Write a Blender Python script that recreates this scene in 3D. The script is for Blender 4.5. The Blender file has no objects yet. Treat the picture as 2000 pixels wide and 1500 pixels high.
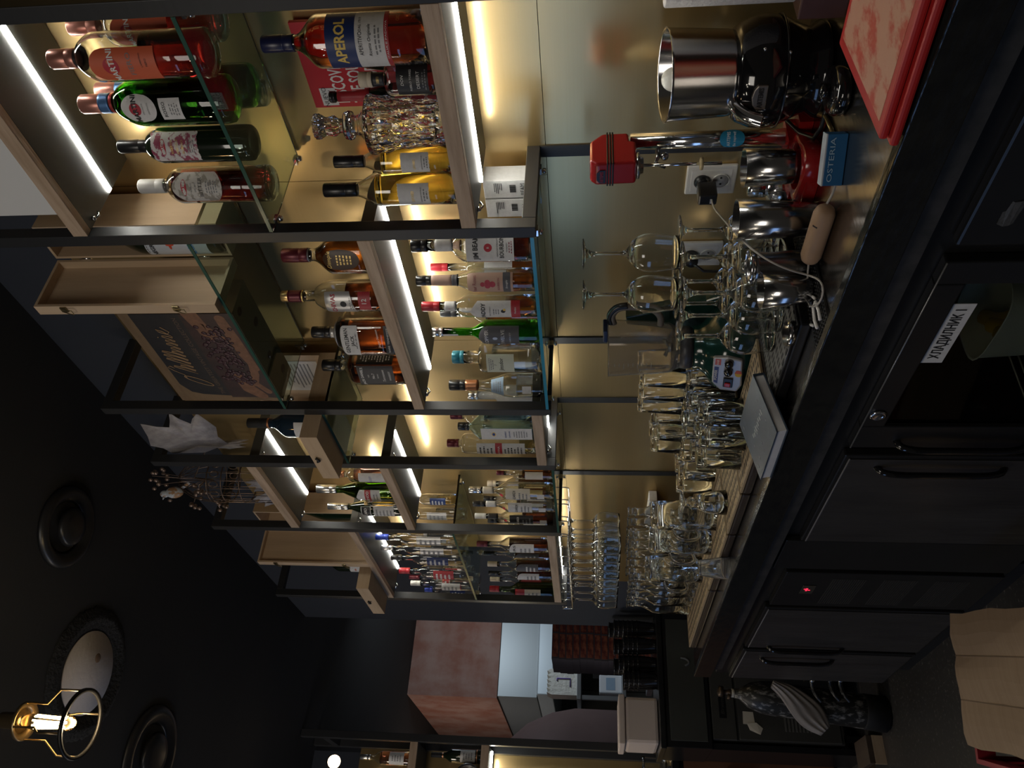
import bpy, bmesh, math, random
from mathutils import Vector, Matrix
random.seed(7)
PI = math.pi
C = bpy.context.scene.collection
# ---------------------------------------------------------------- camera (solved from the straight edges of the shelving)
F_PX = 1545.47
EYE = 1.31
M = Matrix(((5.79504546e-02, 8.50861068e-02, -9.94686935e-01),
            (-8.22990650e-01, 5.68054552e-01, 6.44291159e-04),
            (5.65091262e-01, 8.18580711e-01, 1.02944090e-01)))
def ray(x, y): return M.transposed() @ Vector(((x - 1000) / F_PX, (y - 750) / F_PX, 1))
def aX(x, y, X): r = ray(x, y) ; p = r * (X / r.x) ; p.z += EYE ; return p
def aY(x, y, Y): r = ray(x, y) ; p = r * (Y / r.y) ; p.z += EYE ; return p
def aZ(x, y, Z): r = ray(x, y) ; p = r * ((Z - EYE) / r.z) ; p.z += EYE ; return p
cam = bpy.data.cameras.new('camera')
cam.sensor_width = 36; cam.sensor_fit = 'HORIZONTAL'; cam.lens = 36 * F_PX / 2000
cam.clip_start = .02; cam.clip_end = 60
co = bpy.data.objects.new('camera', cam); C.objects.link(co)
co.matrix_world = Matrix(((M[0][0], -M[1][0], -M[2][0], 0), (M[0][1], -M[1][1], -M[2][1], 0),
                          (M[0][2], -M[1][2], -M[2][2], EYE), (0, 0, 0, 1)))
bpy.context.scene.camera = co
# ---------------------------------------------------------------- materials
def _n(nt, t, **kw):
    n = nt.nodes.new(t)
    for k, v in kw.items():
        if k in n.inputs: n.inputs[k].default_value = v
        else: setattr(n, k, v)
    return n
MATS = {}
def mat(name, col=(.5, .5, .5), rough=.5, metal=0., trans=0., ior=1.45, emit=None, es=0., coat=0., noise=None, bump=None, spec=None, aniso=0.):
    """noise=(scale xyz, colour b, low, high); bump=(scale xyz, strength)"""
    if name in MATS: return MATS[name]
    m = bpy.data.materials.new(name); m.use_nodes = True
    nt = m.node_tree; b = nt.nodes['Principled BSDF']
    b.inputs['Base Color'].default_value = (*col, 1); b.inputs['Roughness'].default_value = rough
    b.inputs['Metallic'].default_value = metal; b.inputs['Transmission Weight'].default_value = trans
    b.inputs['IOR'].default_value = ior; b.inputs['Coat Weight'].default_value = coat
    if spec is not None: b.inputs['Specular IOR Level'].default_value = spec
    if emit: b.inputs['Emission Color'].default_value = (*emit, 1); b.inputs['Emission Strength'].default_value = es
    if noise or bump: tc = _n(nt, 'ShaderNodeTexCoord')
    if noise:
        sc, cb, lo, hi = noise
        mp = _n(nt, 'ShaderNodeMapping', Scale=sc); nt.links.new(tc.outputs['Object'], mp.inputs['Vector'])
        nz = _n(nt, 'ShaderNodeTexNoise', Scale=1., Detail=6., Roughness=.6); nt.links.new(mp.outputs[0], nz.inputs['Vector'])
        rp = nt.nodes.new('ShaderNodeValToRGB'); rp.color_ramp.elements[0].position = lo; rp.color_ramp.elements[1].position = hi
        rp.color_ramp.elements[0].color = (*col, 1); rp.color_ramp.elements[1].color = (*cb, 1)
        nt.links.new(nz.outputs['Fac'], rp.inputs[0]); nt.links.new(rp.outputs[0], b.inputs['Base Color'])
    if bump:
        mp2 = _n(nt, 'ShaderNodeMapping', Scale=bump[0]); nt.links.new(tc.outputs['Object'], mp2.inputs['Vector'])
        n2 = _n(nt, 'ShaderNodeTexNoise', Scale=1., Detail=5.); nt.links.new(mp2.outputs[0], n2.inputs['Vector'])
        bp = _n(nt, 'ShaderNodeBump', Strength=bump[1], Distance=.01); nt.links.new(n2.outputs['Fac'], bp.inputs['Height'])
        nt.links.new(bp.outputs[0], b.inputs['Normal'])
    MATS[name] = m
    return m
def glass(name, col, rough=.0, ior=1.46): return mat(name, col, rough, 0, 1., ior)
BLACK = mat('black steel tube', (.022, .023, .025), .42, .0, bump=((3, 3, 60), .05))
BLK = mat('black plastic', (.012, .012, .013), .28)
MATBLK = mat('matt black', (.012, .012, .012), .7)
OAK = mat('oak edging', (.36, .25, .16), .5, noise=((60, 5, 60), (.56, .42, .30), .3, .7), bump=((120, 8, 120), .15))
OAKX = mat('oak edging crosswise', (.36, .25, .16), .5, noise=((5, 60, 60), (.52, .39, .28), .3, .7))
LAM = mat('dark laminate', (.06, .062, .055), .42, noise=((4, 4, 4), (.075, .076, .068), .3, .7))
BRASS = mat('brushed brass sheet', (.60, .435, .20), .19, 1., noise=((2, 1.2, 190), (.63, .46, .22), .2, .8))
def two_lobe(m, r2, f):
    nt = m.node_tree; p = nt.nodes['Principled BSDF']; q = nt.nodes.new('ShaderNodeBsdfPrincipled'); q.inputs['Metallic'].default_value = 1.; q.inputs['Roughness'].default_value = r2
    nt.links.new(p.inputs['Base Color'].links[0].from_socket, q.inputs['Base Color']); mx = nt.nodes.new('ShaderNodeMixShader'); mx.inputs[0].default_value = f
    nt.links.new(p.outputs[0], mx.inputs[1]); nt.links.new(q.outputs[0], mx.inputs[2]); nt.links.new(mx.outputs[0], nt.nodes['Material Output'].inputs[0])
two_lobe(BRASS, .52, .5)
NAVY = mat('navy wall paint', (.020, .025, .036), .75, noise=((2, 2, 2), (.025, .030, .042), .3, .7))
CEIL = mat('black ceiling paint', (.018, .018, .019), .85, noise=((1.5, 1.5, 1.5), (.024, .024, .024), .3, .7))
GLS = glass('clear glass', (.97, .985, .975))
GLSG = glass('green edged shelf glass', (.72, .90, .82))
GLSB = glass('blue edged shelf glass', (.35, .66, .80))
CHROME = mat('chrome', (.75, .76, .78), .12, 1.)
STEEL = mat('brushed steel', (.40, .40, .41), .17, 1., noise=((90, 3, 3), (.48, .48, .48), .3, .7))
STEELV = mat('worn steel', (.30, .30, .31), .24, 1., noise=((9, 9, 9), (.38, .38, .38), .35, .65))
LED = mat("led strip", (1, 1, 1), .5, emit=(1., .985, .90), es=58.)
WHITE = mat('white plastic', (.70, .70, .68), .4)
PAPER = mat('white paper', (.72, .71, .70), .7, noise=((40, 40, 40), (.64, .63, .63), .3, .7))
CREAM = mat('cream paper', (.66, .60, .48), .7)
INK = mat('black ink', (.02, .02, .022), .6)
BIRCH = mat('pale poplar wood', (.50, .36, .23), .6, noise=((30, 30, 3), (.60, .45, .30), .3, .7))
BIRCHD = mat('pale poplar wood end', (.44, .31, .19), .6, noise=((6, 6, 40), (.54, .40, .26), .3, .7))
# ---------------------------------------------------------------- mesh collector
class MB:
    def __init__(s): s.v = []; s.f = []; s.sm = []
    def add(s, vs, fs, smooth=False):
        o = len(s.v); s.v += [Vector(v) for v in vs]
        s.f += [tuple(i + o for i in f) for f in fs]; s.sm += [smooth] * len(fs); return s
    def box(s, x0, x1, y0, y1, z0, z1, rot=None, at=None):
        vs = [Vector((x, y, z)) for x in (x0, x1) for y in (y0, y1) for z in (z0, z1)]
        if rot is not None: vs = [rot @ v for v in vs]
        if at is not None: vs = [v + Vector(at) for v in vs]
        return s.add(vs, [(0, 1, 3, 2), (4, 6, 7, 5), (0, 4, 5, 1), (2, 3, 7, 6), (0, 2, 6, 4), (1, 5, 7, 3)])
    def lathe(s, prof, n=32, shape=None, at=(0, 0, 0), rot=None, close=False, a0=0., smooth=True):
        """prof: list of (r, z). shape(theta, r, z) -> radius. close joins last ring to first."""
        vs = []; fs = []; rings = []
        for r, z in prof:
            if r < 1e-6 and not close: rings.append([len(vs)]); vs.append(Vector((0, 0, z)))
            else:
                ring = []
                for k in range(n):
                    t = a0 + 2 * PI * k / n; q = shape(t, r, z) if shape else r
                    ring.append(len(vs)); vs.append(Vector((q * math.cos(t), q * math.sin(t), z)))
                rings.append(ring)
        pairs = list(zip(rings, rings[1:])) + ([(rings[-1], rings[0])] if close else [])
        for a, b in pairs:
            if len(a) == 1 and len(b) == 1: continue
            for k in range(n):
                k2 = (k + 1) % n
                if len(a) == 1: fs.append((a[0], b[k2], b[k]))
                elif len(b) == 1: fs.append((a[k], a[k2], b[0]))
                else: fs.append((a[k], a[k2], b[k2], b[k]))
        if not close:
            if len(rings[0]) > 1: fs.append(tuple(reversed(rings[0])))
            if len(rings[-1]) > 1: fs.append(tuple(rings[-1]))
        if rot is not None: vs = [rot @ v for v in vs]
        vs = [v + Vector(at) for v in vs]
        return s.add(vs, fs, smooth)
    def tube(s, pts, r, n=8, closed=False, rr=None):
        pts = [Vector(p) for p in pts]; N = len(pts); rings = []; vs = []; up = None
        for i, p in enumerate(pts):
            a = pts[i - 1] if (i or closed) else p; b = pts[(i + 1) % N] if (i < N - 1 or closed) else p
            d = (b - a)
            if d.length < 1e-9: d = Vector((0, 0, 1))
            d.normalize()
            if up is None: up = d.orthogonal().normalized()
            up = (up - d * up.dot(d))
            up = up.normalized() if up.length > 1e-6 else d.orthogonal().normalized()
            w = d.cross(up); q = rr[i] if rr else r
            rings.append([len(vs) + k for k in range(n)])
            vs += [p + (up * math.cos(2 * PI * k / n) + w * math.sin(2 * PI * k / n)) * q for k in range(n)]
        fs = []
        for a, b in list(zip(rings, rings[1:])) + ([(rings[-1], rings[0])] if closed else []):
            fs += [(a[k], a[(k + 1) % n], b[(k + 1) % n], b[k]) for k in range(n)]
        if not closed: fs += [tuple(reversed(rings[0])), tuple(rings[-1])]
        return s.add(vs, fs, True)
    def prism(s, poly, d, smooth=False):
        """poly: 3D outline; d: extrusion vector"""
        d = Vector(d); n = len(poly); vs = [Vector(p) for p in poly]; vs += [v + d for v in vs]
        fs = [tuple(reversed(range(n))), tuple(range(n, 2 * n))] + [(i, (i + 1) % n, n + (i + 1) % n, n + i) for i in range(n)]
        return s.add(vs, fs, smooth)
    def sphere(s, c, r, n=12, sc=(1, 1, 1)):
        m = max(4, n // 2); pr = [(r * math.sin(PI * i / m), -r * math.cos(PI * i / m)) for i in range(m + 1)]
        pr[0] = (0, -r); pr[-1] = (0, r)
        return s.lathe(pr, n, at=c, rot=Matrix.Diagonal(sc))
    def build(s, name, m, parent=None, loc=None, bevel=0, seg=2, fix=True):
        me = bpy.data.meshes.new(name); me.from_pydata([tuple(v) for v in s.v], [], s.f)
        me.polygons.foreach_set('use_smooth', s.sm)
        if fix:
            bm = bmesh.new(); bm.from_mesh(me); bmesh.ops.recalc_face_normals(bm, faces=bm.faces); bm.to_mesh(me); bm.free()
        me.materials.append(m); me.update()
        o = bpy.data.objects.new(name, me); C.objects.link(o)
        if parent: o.parent = parent
        if loc is not None: o.location = loc
        if bevel:
            b = o.modifiers.new('bevel', 'BEVEL'); b.width = bevel; b.segments = seg; b.limit_method = 'ANGLE'; b.angle_limit = .6
            b.harden_normals = False
        return o
def bx(name, m, x0, x1, y0, y1, z0, z1, parent=None, bevel=0, rot=None, at=None, loc=None):
    return MB().box(x0, x1, y0, y1, z0, z1, rot, at).build(name, m, parent, loc, bevel)
def thing(name, label, cat, loc=(0, 0, 0), rz=0, group=None):
    o = bpy.data.objects.new(name, None); C.objects.link(o); o.empty_display_size = .05
    o.location = loc; o.rotation_euler = (0, 0, rz)
    return tag(o, label, cat, group)
def tag(o, label, cat, group=None):
    o['label'] = label; o['category'] = cat
    if group: o['group'] = group
    return o
def struct(o): o['kind'] = 'structure'; return o
def stuff(o): o['kind'] = 'stuff'; return o
KIDS = {}
def kids_of(o): return [c for c in o.children]
def dup(root, loc, rz=None, label=None, kids=None):
    r = root.copy(); C.objects.link(r); r.location = loc
    if rz is not None: r.rotation_euler = (0, 0, rz)
    if label: r['label'] = label
    for ch, gs in (kids if kids is not None else [(c, list(c.children)) for c in root.children]):
        c = ch.copy(); C.objects.link(c); c.parent = r
        for g in gs:
            d = g.copy(); C.objects.link(d); d.parent = c
    return r
def tree(root): return [(c, list(c.children)) for c in root.children]
# ---------------------------------------------------------------- lettering
_TX = {}
def text2d(s, size, shear=0., bold=0., spacing=1.):
    k = (s, shear, bold, spacing)
    if k not in _TX:
        cu = bpy.data.curves.new('lettering', 'FONT'); cu.body = s; cu.size = 1.; cu.shear = shear; cu.offset = bold
        cu.align_x = 'CENTER'; cu.align_y = 'CENTER'; cu.space_character = spacing; cu.resolution_u = 2; cu.fill_mode = 'FRONT'
        ob = bpy.data.objects.new('lettering', cu); me = ob.to_mesh()
        _TX[k] = ([(v.co.x, v.co.y) for v in me.vertices], [tuple(p.vertices) for p in me.polygons])
        ob.to_mesh_clear(); bpy.data.objects.remove(ob); bpy.data.curves.remove(cu)
    v, f = _TX[k]
    return [(a * size, b * size) for a, b in v], f
def flat_text(mb, s, size, o, right, up, shear=0., bold=0., rot=0., off=.0006, width=None, spacing=1.):
    """lettering on a plane: origin o, unit vectors right and up"""
    v, f = text2d(s, size, shear, bold, spacing)
    if width:
        w = max(a for a, b in v) - min(a for a, b in v); v = [(a * width / w, b) for a, b in v]
    c, sn = math.cos(rot), math.sin(rot); o = Vector(o); right = Vector(right); up = Vector(up); n = right.cross(up) * off
    mb.add([o + right * (a * c - b * sn) + up * (a * sn + b * c) + n for a, b in v], f)
# ---------------------------------------------------------------- the room
XF, XW, CT = 1.2, 1.4645, .897          # shelf fronts, bar wall, counter top
ZC = 3.049
POST = {'A': .645, 'B': 1.165, 'C': 1.867, 'D': 2.191, 'E': 2.699, 'F': 3.448}
T = .03
struct(bx('wall_right', NAVY, XW + .012, XW + .15, -.6, 4.62, 0, ZC))
struct(bx('ceiling', CEIL, -2.5, 4.5, -1., 11., ZC, ZC + .1))
FLOOR = mat('speckled terrazzo floor', (.045, .042, .038), .35, noise=((70, 70, 70), (.14, .13, .115), .58, .66))
struct(bx('floor', FLOOR, -2.5, 4.5, -1., 11., -.1, 0))
# brushed metal sheets between the wall posts, upper sheets over lower ones
yl = [-.6, POST['B'] + T, POST['C'], POST['C'] + T, POST['D'], POST['D'] + T, POST['E'], POST['E'] + T, 3.86]
low = [(-.6, POST['B']), (POST['B'] + T, POST['C']), (POST['C'] + T, POST['D']), (POST['D'] + T, POST['E']), (POST['E'] + T, 3.86)]
up = [(-.6, 1.249), (1.2505, 1.88), (1.8815, 2.71), (2.7115, 3.46)]
for k, (a, b) in enumerate(low): struct(bx('wall_panel_%d' % (k + 1), BRASS, XW - .004, XW + .012, a, b, CT - .02, 1.4175))
for k, (a, b) in enumerate(up): struct(bx('wall_panel_%d' % (k + 6), BRASS, XW - .004, XW + .012, a, b, 1.419, 2.757))
for n, c in enumerate('BCDE'):           # black strips that carry the wall posts down to the counter
    struct(bx('trim_%d' % (n + 1), BLACK, XW - .008, XW + .012, POST[c], POST[c] + T, CT, 1.4306))
# end walls
struct(bx('wall_end', NAVY, -2.5, .84, 5.25, 5.4, 0, ZC))
struct(bx('wall_light_block', NAVY, .80, 1.476, 4.6205, 4.66, 0, .955))  # half wall added to keep kitchen light off the floor
# steel ladder frames of the shelving
def frame(y, label):
    t = thing('shelf_frame', label, 'shelf frame', (XF, y, 1.4306), group='black steel shelf frames')
    H = 2.773 - 1.4306; D = XW - .004 - XF
    bx('post', BLACK, 0, T, 0, T, 0, H, t, .0015)
    bx('beam', BLACK, T, D, 0, T, 0, T, t, .0015); bx('beam', BLACK, T, D + .004, 0, T, H - T, H, t, .0015)
for c, lb in (('A', 'black steel shelf frame nearest the camera, beside the orange-labelled clear bottle'),
              ('B', 'black steel shelf frame between the red-liqueur bay and the bourbon bay'),
              ('C', 'black steel shelf frame between the grape-picture crate and the silver leaf'),
              ('D', 'black steel shelf frame between the silver leaf and the birdcage'),
              ('E', 'black steel shelf frame between the birdcage and the tall open wine-box lid'),
              ('F', 'black steel shelf frame at the far end of the shelves, by the kitchen opening')):
    frame(POST[c], lb)
# shelves
def oak_shelf(c0, c1, zt, th, label, led=True):
    y0 = POST[c0] + T * .5 + .0; y1 = POST[c1]
    y0 = POST[c0] + T
    t = thing('oak_shelf', label, 'shelf', (XF, y0, zt), group='oak edged shelves')
    L = y1 - y0; D = XW - .006 - XF
    bx('board', LAM, .02, D, 0.0005, L - .0005, -th, 0, t)
    bx('front_edge', OAK, 0, .0198, .0005, L - .0005, -th, 0, t, .001)
    if led:
        s = bx('led_strip', LED, .138, .150, .004, L - .004, -th - .003, -th - .0003, t)
        s['label'] = 'glowing white strip'
    for yy in (.012, L - .012):
        m = MB(); m.lathe([(.005, 0), (.006, -.004), (.004, -.008), (0, -.009)], 10, at=(.045, yy, -th)); m.tube([(.045, yy, -th - .006), (.056, yy, -th - .012), (.066, yy, -th - .004)], .0028, 6)
        m.build('clip', CHROME, t)
    return t
EDGE = mat('green glass edge', (.035, .10, .075), .15); EDGEB = mat('blue glass edge', (.05, .30, .46), .15)
def glass_shelf(c0, c1, zt, label, m=GLSG, y0=None, y1=None, th=.008):
    y0 = POST[c0] + T + .001 if y0 is None else y0; y1 = POST[c1] - .001 if y1 is None else y1
    t = thing('glass_shelf', label, 'shelf', (XF, y0, zt), group='glass shelves')
    bx('pane', m, .003, XW - .012 - XF, 0, y1 - y0, -th, 0, t)
    bx('polished_edge', EDGEB if m is GLSB else EDGE, .001, .0029, 0, y1 - y0, -th, 0, t)
    for xx in (.03, .225):
        for yy, s in ((0, 1), (y1 - y0, -1)):
            q = MB().box(xx - .009, xx + .009, yy, yy + s * .016, -th - .008, -th - .0004); q.lathe([(.006, 0), (.007, .006), (.004, .009), (0, .01)], 10, at=(xx, yy + s * .012, -th - .018)); q.build('clip', CHROME, t)
    return t
oak_shelf('A', 'B', 2.454, .034, 'oak edged shelf with a white light strip above the vermouth bottles')
glass_shelf('A', 'B', 2.004, 'glass shelf carrying the vermouth bottles')
oak_shelf('A', 'B', 1.586, .031, 'oak edged shelf under the crystal decanter, lit from below')
glass_shelf('B', 'C', 2.206, 'glass shelf under the crate with the grape picture')
oak_shelf('B', 'C', 1.820, .029, 'oak edged shelf under the four whiskey bottles')
glass_shelf('B', 'C', 1.444, 'blue edged glass shelf under the bourbon row', GLSB)
glass_shelf('C', 'D', 2.102, 'glass shelf under the open box beside the silver leaf')
oak_shelf('C', 'D', 1.487, .03, 'short oak edged shelf under the blue gin bottle')
oak_shelf('D', 'E', 2.453, .033, 'oak edged shelf under the birdcage')
oak_shelf('D', 'E', 2.004, .030, 'oak edged shelf under the two dark aniseed bottles')
glass_shelf('D', 'E', 1.444, 'glass shelf under the white rum bottles')
oak_shelf('E', 'F', 2.240, .026, 'oak edged shelf under the tall open wine-box lid')
glass_shelf('E', 'F', 1.840, 'glass shelf under the vodka bottles')
oak_shelf('E', 'F', 1.484, .03, 'oak edged shelf above the hanging wine glasses')
# counter
t = thing('counter', 'long steel topped bar counter with a glossy black front lip', 'counter', (0, 0, 0))
COUNTERTOP = mat('scratched steel top', (.26, .24, .22), .2, 1., noise=((4, 40, 4), (.33, .31, .28), .3, .7), bump=((8, 60, 8), .05))
bx('top', COUNTERTOP, .905, XW - .006, -.4, 3.40, CT - .03, CT, t)
GLOSSBLK = mat('glossy black lip', (.012, .012, .012), .14, noise=((30, 30, 30), (.02, .02, .018), .3, .7), bump=((90, 20, 60), .12))
MB().prism([(.888, -.4, CT + .006), (.888, -.4, CT - .062), (.905, -.4, CT - .062), (.905, -.4, CT + .001), (.912, -.4, CT + .003), (.906, -.4, CT + .008)], (0, 3.80, 0)).build('lip', GLOSSBLK, t, bevel=.002)
bx('under_strip', mat('dull steel strip', (.10, .10, .095), .4, .8, noise=((20, 20, 20), (.16, .15, .14), .35, .65)), .915, .935, -.4, 3.38, CT - .105, CT - .031, t)
# ---------------------------------------------------------------- room lamps and added unseen fills
def light(kind, name, loc, energy, col, size=.1, size_y=None, aim=None):
    l = bpy.data.lights.new(name, kind); l.energy = energy; l.color = col
    if kind == 'AREA':
        l.size = size
        if size_y: l.shape = 'RECTANGLE'; l.size_y = size_y
    elif kind in ('POINT', 'SPOT'): l.shadow_soft_size = size
    o = bpy.data.objects.new(name, l); C.objects.link(o); o.location = loc
    if aim is not None: o.rotation_euler = (Vector(aim) - Vector(loc)).to_track_quat('-Z', 'Y').to_euler()
    return o
light('AREA', 'window_light', (-2.2, 3.3, 1.62), 9, (.30, .52, 1.), 3.0, .6, (1.3, 3.0, 1.6))
light('AREA', 'room_fill_light', (-1.1, .3, 2.9), 14, (1., .92, .82), .9, .9, (1.3, 1.2, 1.6))  # unseen area lamp added as the room's ambient fill
light('AREA', 'far_fill_light', (-1.3, 4.3, 2.95), 24, (1., .88, .74), .8, .8, (1.2, 5.6, .9))  # added unseen fill, brightens the hood side and far end of the bar
for i, (x, y) in enumerate(((-.45, .70), (-.30, .82), (-.52, .95), (-.40, 1.45), (-.55, 1.60), (-.28, 1.62), (-.45, 2.75), (-.60, 2.95), (-.35, 3.02))):
    light('POINT', 'pendant_bulb_light', (x, y, 2.42 + .07 * (i % 3)), 1.05, (1., .90, .74), .018)
w = bpy.data.worlds.new('world'); bpy.context.scene.world = w; w.use_nodes = True
w.node_tree.nodes['Background'].inputs[0].default_value = (.80, .72, .62, 1); w.node_tree.nodes['Background'].inputs[1].default_value = .03
S = bpy.context.scene
S.view_settings.view_transform = 'Standard'; S.view_settings.look = 'None'; S.view_settings.gamma = 1; S.view_settings.exposure = 0.
S.view_settings.use_curve_mapping = False
S.cycles.max_bounces = 20; S.cycles.transmission_bounces = 18; S.cycles.glossy_bounces = 8; S.cycles.diffuse_bounces = 4; S.cycles.transparent_max_bounces = 12
S.cycles.use_denoising = True; S.cycles.sample_clamp_indirect = 4.; S.cycles.blur_glossy = .5
# ---------------------------------------------------------------- bottles
def superell(t, p, asp):
    c = abs(math.cos(t)) / asp; s = abs(math.sin(t))
    return (c ** p + s ** p) ** (-1. / p)
def ss(a, b, x):
    x = min(1, max(0, (x - a) / (b - a))) if b != a else float(x > a)
    return x * x * (3 - 2 * x)
COL = {}
def ink(c, rough=.55, metal=0.):
    k = 'print %.2f %.2f %.2f %.1f' % (*c, metal)
    return mat(k, c, rough, metal)
def pixel_scale(p): v = M @ Vector((p.x, p.y, p.z - EYE)); return v.z / F_PX
class Bottle:
    """outline in metres: R body radius, H cap top, zs shoulder start, zn neck start, rn neck radius"""
    def __init__(s, kind, label, X, cx, cy, w, top, z0, zs=.62, zn=.76, rn=.33, p=2., asp=1., ang=200, style='round',
                 gm=None, group=None, cap=(.10, 'b', 1.08), R=None, H=None, taper=1., collar=None, lean=0, Y=None, yr=None, solid=False, wall=.0024, foot=.012):
        q = aX(cx, cy, X) if Y is None else Vector((X, Y, z0 + .1)); s.Y = q.y; s.X = X
        s.R = R or w * .5 * pixel_scale(q); s.H = H or (aX(top, cy, X).z - z0)
        s.ang = math.radians(ang); s.p = p; s.asp = asp
        s.zs, s.zn, s.rn = zs * s.H, zn * s.H, rn * s.R
        s.style = style; s.taper = taper; s.gm = gm or GLS
        s.t = thing(kind, label, 'bottle', (X, s.Y, z0 + .0004), group=group)
        ch, cm, cr = cap
        s.zc = s.H * (1 - ch)
        n = 40 if p == 2 else 48
        out = [(0, .004), (s.R * .55, .003), (s.R * .86 * 1, 0), (s.R * .965, foot * .3), (s.R * s._f(foot), foot)]
        N = 10
        for i in range(1, 5): z = foot + (s.zs - foot) * i / 4; out.append((s.R * s._f(z), z))
        for i in range(1, N + 1):
            z = s.zs + (s.zn - s.zs) * i / N; out.append((s.rad(z), z))
        ze = s.zc + (s.H - s.zc) * .25
        out += [(s.rn * 1., (s.zn + s.zc) / 2), (s.rn, ze)]
        s.out = out
        mb = MB()
        if solid: mb.lathe(out, n, s.shape)
        else:
            inn = [(max(r - wall, .002), z) for r, z in out[5:]]
            inn = list(reversed(inn)) + [(max(s.R * .93 - wall, .002), .0075), (s.R * .5, .0085), (0, .0085)]
            mb.lathe(out + inn, n, s.shape)
            s.inn = [(0, .0092), (s.R * .5, .0092), (s.R * .93 - wall - .0006, .0084)] + [(max(r - wall - .0006, .0012), z) for r, z in out[5:]]
        s.n = n
        mb.build('glass_body', s.gm, s.t, fix=True)
        if cm:
            m = CAPS[cm] if isinstance(cm, str) else cm
            r = s.rn * cr; h = s.H - s.zc
            if r > 0: MB().lathe([(0, s.zc - .0), (r * .97, s.zc), (r, s.zc + .001), (r, s.zc + h * .30), (r * .97, s.zc + h * .315), (r * .97, s.zc + h * .34), (r, s.zc + h * .36), (r, s.H - .0025), (r * .93, s.H - .0006), (r * .6, s.H), (0, s.H)] , 28).build('cap', m, s.t)
    def _f(s, z): return 1 - (1 - s.taper) * (1 - z / max(s.zs, 1e-4)) if z < s.zs else 1.
    def rad(s, z):
        if z <= s.zs: return s.R * s._f(z)
        if z >= s.zn: return s.rn
        u = (z - s.zs) / (s.zn - s.zs)
        if s.style == 'round': k = math.sqrt(max(0, 1 - u * u)); k = .75 * k + .25 * (1 - ss(0, 1, u))
        elif s.style == 'cone': k = 1 - u
        elif s.style == 'sharp': k = math.sqrt(max(0, 1 - u ** 3)) if u < 1 else 0
        else: k = 1 - ss(0, 1, u)
        return s.rn + (s.R - s.rn) * k
    def shape(s, t, r, z):
        if s.p == 2 and s.asp == 1: return r
        b = 1 - ss(s.zs + (s.zn - s.zs) * .2, s.zn, z)
        return r * (superell(t - s.ang, 2 + (s.p - 2) * b, 1 + (s.asp - 1) * b))
    def liquid(s, frac, m):
        zt = frac * s.H; pr = [q for q in s.inn if q[1] < zt]; pr.append((max(s.rad(zt) - .0030, .001), zt)); pr.append((0, zt))
        MB().lathe(pr, s.n, s.shape).build('liquid', m, s.t); return s
    def surf(s, a, z, off):
        """a = arc length from the label centre"""
        t = s.ang + s._da + (a / s.R if s.p == 2 and s.asp == 1 else math.atan2(a, s.R * s.asp))
        r = s.shape(t, s.rad(z), z) + off
        return Vector((r * math.cos(t), r * math.sin(t), z))
    def patch(s, z0, z1, w, m, name='label', shape='rect', da=0, off=.0008, parent=None, side=None):
        s._da = math.radians(da); z0 *= s.H; z1 *= s.H; w *= s.R
        mb = MB(); nu, nz = 20, 10; vs = []; fs = []
        for i in range(nu + 1):
            u = -1 + 2 * i / nu; lo, hi = -1., 1.
            if shape == 'oval': h = math.sqrt(max(0, 1 - u * u)) + .02; lo, hi = -h, h
            elif shape == 'arch': hi = .55 + .45 * math.sqrt(max(0, 1 - u * u))
            elif shape == 'rag': lo += .05 * random.random(); hi -= .05 * random.random()
            elif shape == 'house': hi = 1 - .3 * abs(u) ** 1.2
            elif shape == 'slant': lo = -1 + .35 * (u + 1) / 2
            elif shape == 'swoop': lo = -1 + .3 * u * u; hi = .7 + .3 * math.cos(u * 2)
            for j in range(nz + 1):
                v = lo + (hi - lo) * j / nz
                vs.append(s.surf(u * w, (z0 + z1) / 2 + v * (z1 - z0) / 2, off))
        for i in range(nu):
            for j in range(nz):
                a = i * (nz + 1) + j; fs.append((a, a + nz + 1, a + nz + 2, a + 1))
        mb.add(vs, fs, True)
        return mb.build(name, m, parent or s.t, fix=False)
    def text(s, items, m, parent, off=.0013, da=0):
        """items: (string, size as share of R, z share, arc offset share of R, opts)"""
        s._da = math.radians(da); mb = MB()
        for it in items:
            st, sz, z, a0 = it[:4]; op = it[4] if len(it) > 4 else {}
            v, f = text2d(st, sz * s.R, op.get('shear', 0), op.get('bold', 0), op.get('sp', 1.))
            rot = op.get('rot', 0); c, sn = math.cos(rot), math.sin(rot); wd = op.get('w')
            if wd:
                ww = max(a for a, b in v) - min(a for a, b in v); v = [(a * wd * s.R / ww, b) for a, b in v]
            hs = op.get('h', 1.)
            arc = op.get('arc', 0)
            mb.add([s.surf(a0 * s.R + a * c - b * hs * sn, z * s.H + a * sn + b * hs * c - arc * (a / s.R) ** 2 * s.R, off) for a, b in v], f)
        if mb.v: mb.build('lettering', m, parent, fix=False)
        return s
    def dots(s, items, m, parent, name='emblem', off=.0011, da=0):
        """filled spots: (arc, z share, half width, half height as share of R)"""
        s._da = math.radians(da); mb = MB()
        for a0, z, rw, rh in items:
            n = 20; vs = [s.surf(a0 * s.R, z * s.H, off)] + [s.surf(a0 * s.R + rw * s.R * math.cos(2 * PI * k / n), z * s.H + rh * s.R * math.sin(2 * PI * k / n), off) for k in range(n)]
            mb.add(vs, [(0, k + 1, (k + 1) % n + 1) for k in range(n)])
        mb.build(name, m, parent, fix=False); return s
    def band(s, z0, z1, m, name='neck_band', off=.0008):
        z0 *= s.H; z1 *= s.H; N = 6
        pr = [(s.rad(z0 + (z1 - z0) * i / N) + off, z0 + (z1 - z0) * i / N) for i in range(N + 1)]
        pr = pr + [(r - off * .8, z) for r, z in reversed(pr)]
        mb = MB().lathe(pr, s.n, s.shape, close=True)
        return mb.build(name, m, s.t)
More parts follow.
